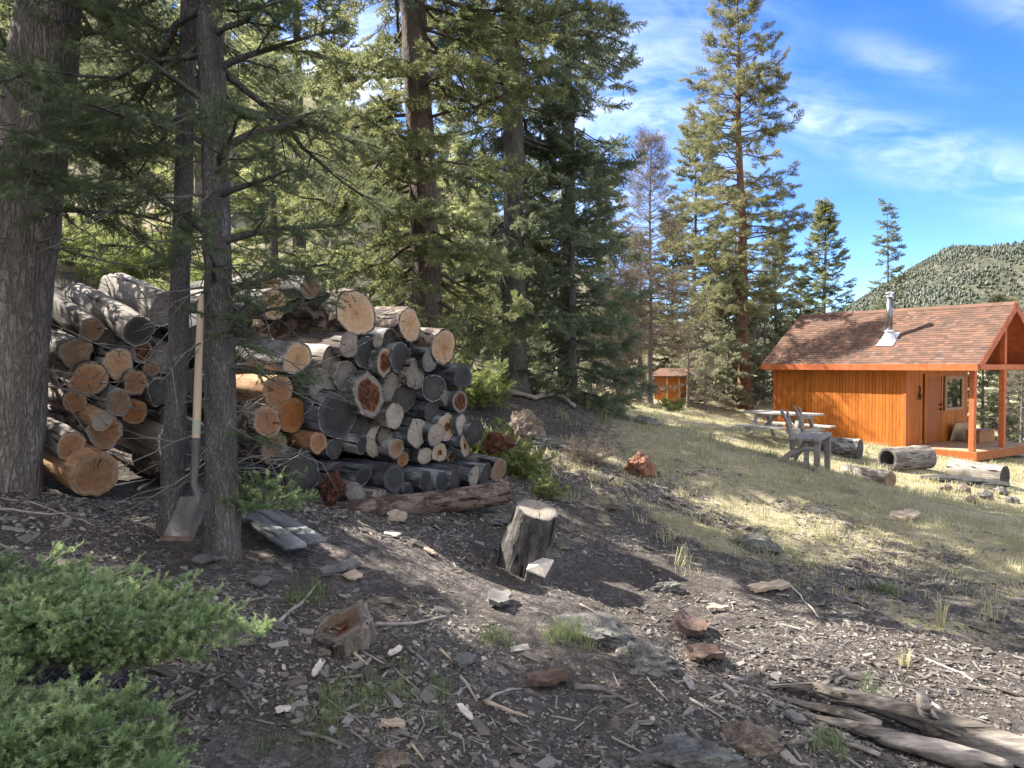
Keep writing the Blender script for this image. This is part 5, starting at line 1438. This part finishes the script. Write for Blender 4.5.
w, c = conifer(13, 13.4, .13, 1.2, b, 1.15, 2, .5, gap=.4, nper=4, pitch=(-22, 28), lat_gap=.3, lat_k=.42, prof=lambda t: .9 * (1 - t) ** .75 + .1, skip=.2)
plant_tree('spruce_tree', 'thin spire shaped conifer above the cabin roof against the sky', w, c, M['bark_dark'], M['spruce'], b)

# trees and saplings filling the wood behind the pine and the cabin: three kinds, copied
def proto(name, seed, H, R, leaf, bark, lod=2, sp=.55, gap=.36, **k):
    w, c = conifer(seed, H, H * .012 + .03, k.pop('base', .5), (0, 0, 0), R, lod, sp, gap=gap, nper=5, lat_gap=.3, lat_k=.42, trunk_seg=10, rings=10, **k)
    wo = w.build('trunk', bark, None, smooth=True).data; cr = c.build('crown', leaf, None).data
    for o in list(COL.objects):
        if o.data in (wo, cr): bpy.data.objects.remove(o)
    return name, wo, cr, H
def place(pr, label, px, Y, H=None, rz=0., group=None, dz=0, leaf=None):
    name, wo, cr, H0 = pr
    p = P(px, 390, Y); z = gz(p[0], p[1])
    t = thing(name, label, 'tree', (p[0], p[1], z + dz), rz, group)
    s = (H or H0) / H0; t.scale = (s ** .6, s ** .6, s)
    for nm, me in (('trunk', wo), ('crown', cr)):
        o = bpy.data.objects.new(nm, me); COL.objects.link(o); o.parent = t
    return t
PG = proto('conifer', 21, 4.0, 1.15, M['grey_green'], M['twig'], base=.2, pitch=(-8, 40))
PS = proto('conifer', 22, 8.0, 1.6, M['pine'], M['bark_dark'], base=.5)
PD = proto('spruce_tree', 23, 9.0, 1.7, M['spruce2'], M['bark_dark'], base=.4)
PB = proto('conifer', 24, 3.2, 1.1, M['dead'], M['twig'], lod='bare', sp=.45, base=.15)
WG = 'small trees in the wood beside the cabin'
for (pr, px, Y, H, lab) in [
    (PG, 706, 31, 4.4, 'grey green young conifer just right of the small orange shed'),
    (PG, 728, 29, 4.8, 'grey green young conifer between shed and pine trunk'),
    (PG, 718, 33, 6.2, 'taller grey green conifer left of the pine trunk'),
    (PG, 764, 31, 4.6, 'grey green conifer between the pine trunk and the cabin wall'),
    (PB, 705, 27.5, 2.0, 'brown dry brush below the left boughs of the pine'),
    (PB, 688, 27.4, 2.7, 'brown dead brush tree beside the small shed'),
    (PS, 672, 35, 7.6, 'olive conifer behind the small shed'),
    (PS, 775, 34, 7.2, 'olive conifer showing between the pine and the blue green spruce'),
    (PD, 800, 38, 6.4, 'green conifer just above the left end of the cabin roof'),
    (PS, 855, 44, 6.0, 'small olive conifer above the ridge left of the stove pipe'),
    (PS, 872, 48, 6.6, 'olive conifer at the foot of the thin spire'),
    (PS, 1003, 40, 8.3, 'yellowish conifer showing over the right end of the cabin roof'),
    (PG, 983, 31, 4.4, 'grey green conifer seen through the porch beside the first post'),
    (PG, 1008, 32, 5.0, 'grey green conifer seen through the porch right of the middle post'),
    (PB, 1022, 29, 3.4, 'dry brushy conifer at the right edge behind the porch'),
    (PG, 1045, 32, 5.4, 'grey green conifer beyond the right edge behind the porch'),
    (PD, 1080, 38, 8.0, 'green conifer beyond the right edge of the photo'),
    (PS, 640, 38, 7.0, 'olive conifer behind the low brown dead one'),
    (PD, 1250, 26, 9., 'green conifer far outside the right edge opposite the porch window'), (PG, 1185, 29, 6., 'grey green conifer outside the right edge opposite the porch'), (PD, 1330, 25, 8., 'second green conifer outside the right edge facing the porch'),
    (PD, 610, 36, 9.5, 'green conifer showing between dark clump and dead tree'),
    (PD, 735, 40, 9.5, 'green conifer far behind the pine trunk'),
]:
    place(pr, lab, px, Y, H, random.uniform(0, 6), WG)

# ------------------------------------------------------------------ sunlit hillside wood behind the woodpile
HG = 'conifers of the hillside wood behind the woodpile'
H1 = proto('conifer', 31, 11, 1.8, M['sunny'], M['bark_grey'], lod=2, sp=.55, gap=.5, base=1.4, skip=.35)
H2 = proto('conifer', 32, 9, 1.7, M['sunny'], M['bark_grey'], lod=2, sp=.5, gap=.42, base=.6, skip=.3)
H4 = proto('conifer', 34, 10, 1.5, M['grey_green'], M['twig'], lod=2, sp=.5, gap=.46, base=.9, skip=.3)
H3 = proto('conifer', 33, 12, 1.6, M['spruce2'], M['bark_grey'], lod=2, sp=.55, gap=.5, base=2.4, skip=.25)
HS = [
 (H3, 108, 17, 11, 'hillside conifer with a bare trunk in the gap between the left trunks'),  (H4, 85, 22, 8, 'bright conifer right beside the thick left trunk'),
  (H1, 300, 16, 9.5, 'sunlit conifer above the biggest pale log'), (H4, 335, 22, 9, 'bright conifer left of the reddish spruce trunk'),
 (H2, 385, 15, 4.6, 'low sunny conifer just behind the top of the right stack'), (H2, 468, 17, 5.0, 'low sunny conifer between the two tall spruce trunks'), 
 (H4, 452, 28, 8.5, 'sunlit conifer far back between the tall spruces'), (H2, 540, 25, 7.5, 'bright conifer behind the straight spruce'), (H2, 490, 21, 5.5, 'short bright conifer left of the straight spruce trunk'),
 (H3, 40, 16, 12, 'conifer behind the thick left trunk'),  (H1, 200, 27, 12, 'tall hillside conifer behind the forked trunk'),
 (H2, 275, 13, 4.2, 'small sunny conifer behind the hanging fir twigs'), (H2, 425, 14.5, 3.6, 'small sunny conifer at the foot of the reddish spruce'),
]
for (pr, px, Y, H, lab) in HS: place(pr, lab, px, Y, H, random.uniform(0, 6), HG)
rh = random.Random(12); far_lab = 'sunlit conifer deep in the hillside wood behind the woodpile'
for k in range(32):
    px = rh.uniform(-40, 500); Y = rh.uniform(34, 62)
    place(rh.choice((H1, H2, H4, H4)), far_lab, px, Y, rh.uniform(10, 14), rh.uniform(0, 6), HG)
# a fallen log and bushes on the sunny slope
def bush(name, label, p, R, Hh, n, leaf, sp, lod, seed, bark='stick_dark', cat='bush', group=None, spread=(25, 80)):
    r = np.random.default_rng(seed); w = MB(); f = Foliage(lod, seed)
    for k in range(n):
        a = r.uniform(0, 2 * PI); e = math.radians(r.uniform(*spread)); L = r.uniform(.6, 1.05) * (R * math.cos(e) + Hh * math.sin(e))
        grow_branch(w, f, r, (r.normal(0, .06 * R), r.normal(0, .06 * R), 0), (math.cos(a) * math.cos(e), math.sin(a) * math.cos(e), math.sin(e)), L, .1, .1, sp, sp * .45, .4, .004 + .006 * L, .15, True, r.normal(0, .08))
    t = thing(name, label, cat, p, 0, group)
    w.build('stem', M[bark], t); f.mb().build('foliage', leaf, t)
    return t
for k, (px, Y, R, Hh, lab) in enumerate([(118, 11.5, .8, .6, 'yellow green bush on the slope above the silvery log'), (72, 12, .9, .8, 'yellow green bush beside the thick left trunk'), (150, 12.5, .8, .9, 'green bush on the slope left of the slim trunk'),
        (196, 11, .6, .7, 'bright bush seen between slim trunk and shovel top'), (250, 11.5, .9, .8, 'bright bush behind the tan ended log under the twigs'), (330, 12, .9, .7, 'bright bush above the biggest pale log'), (385, 11, .6, .6, 'bright bush between the two top logs'), (470, 10.8, .55, .6, 'sunny bush right behind the plain pale corner log')]):
    p = P(px, 300, Y); p[2] = gz(p[0], p[1]); bush('bush', lab, p, R, Hh, 22, M['leafy'], .22, 1, 60 + k, group='sunny bushes on the slope behind the woodpile')
p = G(520, 478); bush('bush', 'green low shrub between the woodpile and the stump', p + (0, .15, 0), .42, .28, 34, M['leafy'], .13, 1, 71, spread=(10, 70))
p = G(492, 432, 12); p = P(488, 430, 8.2); p[2] = gz(p[0], p[1]); bush('bush', 'bright shrub at the far corner of the woodpile below the boulder', p, .4, .4, 26, M['leafy'], .14, 1, 72)
p = G(588, 462); bush('bush', 'dry thin brush on the grass left of the reddish boulder', p, .35, .22, 24, M['dead'], .14, 'bare', 73, spread=(10, 60))
p = G(545, 500); bush('bush', 'small grassy herb clump just above the stump top', p, .2, .15, 18, M['leafy'], .09, 1, 74)
p = P(672, 394, 24); p[2] = gz(p[0], p[1]); bush('bush', 'green yellow bush before the small orange shed', p, .4, .3, 24, M['leafy'], .2, 2, 75)
# fir sprig at the foot of the forked trunk
p = P(262, 506, 4.5)
bush('fir_sapling', 'small green fir sapling at the foot of the forked trunk', p, .25, .22, 18, M['shrub'], .085, 'fluff', 80, spread=(5, 75))

# ------------------------------------------------------------------ foreground spreading fir shrub
r = np.random.default_rng(90)
root = np.array([-2.15, 2.75, gz(-2.15, 2.75)])
t = thing('fir_shrub', 'low spreading fir shrub with fresh blue green tips at the lower left', 'shrub', root)
w = MB(); f = Foliage('fluff', 91)
def shoot(p0, p1, sag=.06, rad=.012, tn=0.):
    d = p1 - p0; L = np.linalg.norm(d); d = d / L + (0, 0, sag)
    n0 = len(f.items)
    grow_branch(w, f, r, p0 - root, d, L, sag, .05, .07, .028, .3, rad, .12, True, tn + .06, fill=.4)
    for it in list(f.items[n0:]):                      # short side shoots lifting towards the light
        for q in range(r.integers(0, 4)):
            dd = np.array(it[3:6]) * .8 + r.normal(0, .5, 3) + (0, 0, .35)
            f.put(np.array(it[:3]) + np.array(it[3:6]) * it[6] * r.uniform(.1, .9), dd, it[6] * r.uniform(.5, .85), it[7] + .22)
ra = np.array([-2.2, 3.05, gz(-2.2, 3.05) + .12])
for (px, py, Y) in [(262, 640, 2.85), (240, 625, 2.95), (215, 610, 3.05), (180, 590, 3.2), (140, 575, 3.3), (95, 560, 3.4), (60, 548, 3.5), (20, 540, 3.5), (235, 655, 2.75), (200, 650, 2.7), (160, 625, 2.8), (120, 610, 2.8), (80, 600, 2.8), (40, 590, 2.8), (10, 580, 2.9), (185, 665, 2.65), (150, 640, 2.6), (110, 640, 2.55), (60, 630, 2.55), (20, 620, 2.55), (100, 585, 3.1), (50, 570, 3.1), (150, 600, 3.0), (0, 560, 3.2), (210, 635, 2.8), (30, 660, 2.5), (75, 655, 2.5)]:
    if r.random() < .08: continue
    shoot(ra + r.normal(0, .05, 3), P(px, py, Y), .08, .013, r.normal(-.02, .15))
rb_ = np.array([-1.9, 2.35, gz(-1.9, 2.35) + .05])
for (px, py, Y) in [(190, 740, 2.25), (165, 715, 2.3), (130, 700, 2.3), (90, 695, 2.3), (50, 685, 2.35), (10, 680, 2.35), (200, 765, 2.15), (150, 750, 2.15), (110, 735, 2.15), (60, 725, 2.15), (20, 715, 2.15), (120, 770, 2.05), (60, 760, 2.05), (10, 750, 2.05), (180, 790, 2.0), (100, 800, 1.95), (30, 800, 1.95)]:
    shoot(rb_ + r.normal(0, .05, 3), P(px, py, Y), .08, .012, r.normal(-.02, .15))
for (a, b_) in [((-2.1, 2.95), (200, 672, 2.75)), ((-2.0, 2.8), (150, 668, 2.7)), ((-2.0, 2.7), (120, 690, 2.6))]:
    p0 = np.array([a[0], a[1], gz(*a) + .1]); p1 = P(*b_)
    w.tube([p0 - root, (p0 + p1) / 2 - root + (0, 0, .02), p1 - root], [.014, .01, .004], 6)
w.build('stem', M['stick_dark'], t, smooth=True); f.mb().build('foliage', M['shrub'], t)

# ------------------------------------------------------------------ ground litter: chips, twigs, pebbles, grass
r = np.random.default_rng(101)
def polar(n, r0, r1, a=.66):
    q = r.uniform(r0, r1, n); th = r.uniform(-a, a, n)
    return q * np.sin(th), q * np.cos(th)
def normals(x, y):
    e = .06
    nx_ = -(hz(x + e, y) - hz(x - e, y)) / (2 * e); ny = -(hz(x, y + e) - hz(x, y - e)) / (2 * e)
    n = np.c_[nx_, ny, np.ones(len(x))]; return n / np.linalg.norm(n, axis=1)[:, None]
def litter(n, r0, r1, size, asp, thick, jit, name, label, mat, tint=(0, 1), cut=None):
    x, y = polar(n, r0, r1)
    den = fbm(np.c_[x, y, np.zeros(n)] * 1.1, 4, 41)
    bare = np.clip(1.3 - np.hypot((x + .4) / 2.0, (y - 5.2) / 1.4), 0, 1)        # trodden soil before the pile
    keep = (1.7 * den + .5 - 1.3 * bare - .9 * grass_mask(x, y) > r.uniform(-.7, .7, n))
    if cut is not None: keep &= cut(x, y)
    x, y = x[keep], y[keep]; n = len(x)
    N = normals(x, y) + r.normal(0, jit, (n, 3)); N /= np.linalg.norm(N, axis=1)[:, None]
    a = r.uniform(0, 2 * PI, n); T = np.c_[np.cos(a), np.sin(a), np.zeros(n)]
    T -= N * (T * N).sum(1)[:, None]; T /= np.linalg.norm(T, axis=1)[:, None]; Bn = np.cross(N, T)
    dist = np.hypot(x, y)
    L = np.minimum(size * np.exp(r.normal(0, .5, n)) * (.75 + .06 * dist), size * 2.6); Wd = L * r.uniform(*asp, n); th = thick * L * r.uniform(.6, 1.4, n)
    c = np.c_[x, y, hz(x, y) + th * .4 + .002]
    V = []
    for s in (-1, 1):
        for (u, v) in ((-1, -1), (1, -1), (1, 1), (-1, 1)):
            ju = u * L / 2 * r.uniform(.45, 1.1, n); jv = v * Wd / 2 * r.uniform(.45, 1.15, n)
            V.append(c + T * ju[:, None] + Bn * jv[:, None] + N * (s * th / 2)[:, None])
    V = np.stack(V, 1).reshape(-1, 3)
    F = np.array([[0,3,2,1],[4,5,6,7],[0,1,5,4],[1,2,6,5],[2,3,7,6],[3,0,4,7]])
    F = (F[None] + (np.arange(n) * 8)[:, None, None]).reshape(-1, 4)
    tt = np.repeat(np.clip(r.beta(2, 2.6, n) * (tint[1] - tint[0]) + tint[0], 0, 1), 8)
    o = MB().add(V, F, tt).build(name, mat)
    return tag(o, label, 'litter', kind='stuff')
litter(105000, 2.3, 10.5, .0155, (.25, .8), .12, .3, 'bark_chips', 'grey and brown bark chips strewn over the bare slope', M['chips'], (.05, .95))
litter(5500, 2.3, 10.5, .055, (.2, .6), .09, .22, 'bark_flakes', 'larger flat bark flakes scattered over the bare slope', M['chips'], (.05, .85))
litter(4500, 2.3, 10., .07, (.03, .07), .05, .15, 'fallen_twigs', 'thin dry twigs scattered over the forest floor', M['chips'], (.3, 1))
litter(2500, 2.3, 10, .016, (.6, .95), .45, .2, 'pebbles', 'small stones scattered on the forest floor', M['pebble'])

def grass(n, r0, r1, hgt, wid, name, label, wt, tint, a=.7, mat='grass', clump=.08, nb=14):
    x, y = polar(n, r0, r1, a)
    keep = r.random(n) < wt(x, y); x, y = x[keep], y[keep]; n = len(x)
    hs = hgt * np.exp(r.normal(0, .35, n)); tn = np.clip(tint[0] + tint[1] * fbm(np.c_[x, y, np.zeros(n)] * .9, 3, 71) + r.normal(0, .12, n), 0, 1)
    xb = np.repeat(x, nb) + r.normal(0, clump, n * nb); yb = np.repeat(y, nb) + r.normal(0, clump, n * nb)
    zb = hz(xb, yb) - .005
    hb = np.repeat(hs, nb) * r.uniform(.5, 1.2, n * nb); az = r.uniform(0, 2 * PI, n * nb); ln = r.uniform(.15, 1.0, n * nb)
    d = np.c_[np.cos(az), np.sin(az), np.zeros(n * nb)]; sd = np.c_[-np.sin(az), np.cos(az), np.zeros(n * nb)]
    scale = (.55 + .075 * np.hypot(xb, yb)); wb = wid * scale * r.uniform(.6, 1.3, n * nb)
    c = np.c_[xb, yb, zb]
    p1 = c + d * (hb * ln * .3)[:, None] + np.array([0, 0, 1]) * (hb * .6)[:, None]
    p2 = c + d * (hb * ln)[:, None] + np.array([0, 0, 1]) * (hb * (1 - .35 * ln))[:, None]
    V = np.stack([c - sd * wb[:, None] / 2, c + sd * wb[:, None] / 2, p1 + sd * wb[:, None] * .35, p1 - sd * wb[:, None] * .35, p2], 1).reshape(-1, 3)
    k = (np.arange(n * nb) * 5)[:, None]
    m = MB(); m.add(V, np.array([[0, 1, 2, 3]]) + k, np.repeat(np.clip(np.repeat(tn, nb) + r.normal(0, .08, n * nb), 0, 1), 5))
    m.F.setdefault(3, []).append(np.array([[3, 2, 4]]) + k)
    return tag(m.build(name, M[mat]), label, 'grass', kind='stuff')
grass(16000, 5.5, 26, .07, .006, 'grass', 'short dry grass on the sunny slope below the cabin', lambda x, y: .9 * grass_mask(x, y) ** 1.2 * (x > -2) * np.clip(.75 + 1.1 * fbm(np.c_[x, y, np.zeros(len(x))] * .9, 4, 83), .06, 1), (.52, .35), .68)
grass(5000, 9, 32, .12, .012, 'grass', 'bright grass on the hillside behind the woodpile', lambda x, y: grass_mask(x, y) * (x < -1), (.4, .3), .75)
grass(350, 6, 24, .17, .007, 'tall_grass', 'taller grass tufts scattered over the sunny slope', lambda x, y: .8 * grass_mask(x, y) * (x > -1), (.6, .3), .68, clump=.045, nb=22)
M['herb'] = m_foliage('green_grass', (.07, .1, .045), (.14, .185, .08), (.25, .28, .14), .3)
def patch(px, py, R, n, h, name, label, nb=26, mat='herb', wid=.004):
    g = G(px, py); rr = R
    def wt(x, y): return np.ones(len(x))
    x = g[0] + r.normal(0, rr, n); y = g[1] + r.normal(0, rr, n)
    global polar
    keep_polar = polar
    polar = lambda *a_, **k_: (x, y)
    o = grass(n, 0, 1, h, wid, name, label, wt, (.5, .25), mat=mat, clump=.02, nb=nb)
    polar = keep_polar
    return o
for (px, py, R, n, h, lab) in [(385, 690, .11, 30, .05, 'green tufts below the rotten stump'), (345, 700, .1, 18, .05, 'green tufts left of the thin curved twig'), (320, 735, .12, 20, .05, 'green tufts by the bluish grey stick'), (495, 640, .03, 5, .08, 'small green tuft left of the lichen rock'),
        (565, 640, .06, 14, .09, 'grassy tuft against the lichen rock'), (435, 690, .05, 8, .05, 'small tuft by the dark flake'), (305, 600, .07, 12, .06, 'green tuft left of the rotten stump'), (875, 705, .04, 8, .09, 'green tuft above the driftwood'), (833, 750, .04, 8, .1, 'green tuft in front of the driftwood'), (880, 590, .06, 8, .1, 'tuft on the shaded slope at the right')]:
    patch(px, py, R, n, h, 'grass_tuft', lab)
def tuft(px, py, h, label, n=40):
    g = G(px, py); t = thing('grass_tuft', label, 'grass tuft', g); m = MB()
    for k in range(n):
        a = r.uniform(0, 2 * PI); l = r.uniform(.1, .6); hh = h * r.uniform(.6, 1.1); d = np.array([math.cos(a), math.sin(a), 0]); s_ = np.array([-d[1], d[0], 0]) * .0035; b0 = d * r.uniform(0, .03)
        p1 = b0 + d * hh * l * .3 + (0, 0, hh * .6); p2 = b0 + d * hh * l + (0, 0, hh * (1 - .2 * l))
        m.add([b0 - s_, b0 + s_, p1 + s_ * .7, p1 - s_ * .7, p2], [[0, 1, 2, 3], [3, 2, 4]], r.uniform(.6, 1))
    m.build('blade', M['grass'], t)['kind'] = 'stuff'
    return t
tuft(941, 628, .26, 'tall straw coloured grass tuft on the right slope', 46)
tuft(905, 668, .12, 'short dry tuft below the tall straw one', 30)
tuft(1012, 545, .2, 'dry grass tuft near the right edge', 40)
tuft(620, 487, .14, 'yellowish grass tuft in front of the reddish boulder', 60)
tuft(662, 478, .14, 'yellow grass tuft right behind the reddish boulder', 50)
tuft(700, 455, .2, 'dry grass tuft in the shaded turf before the picnic table', 40)
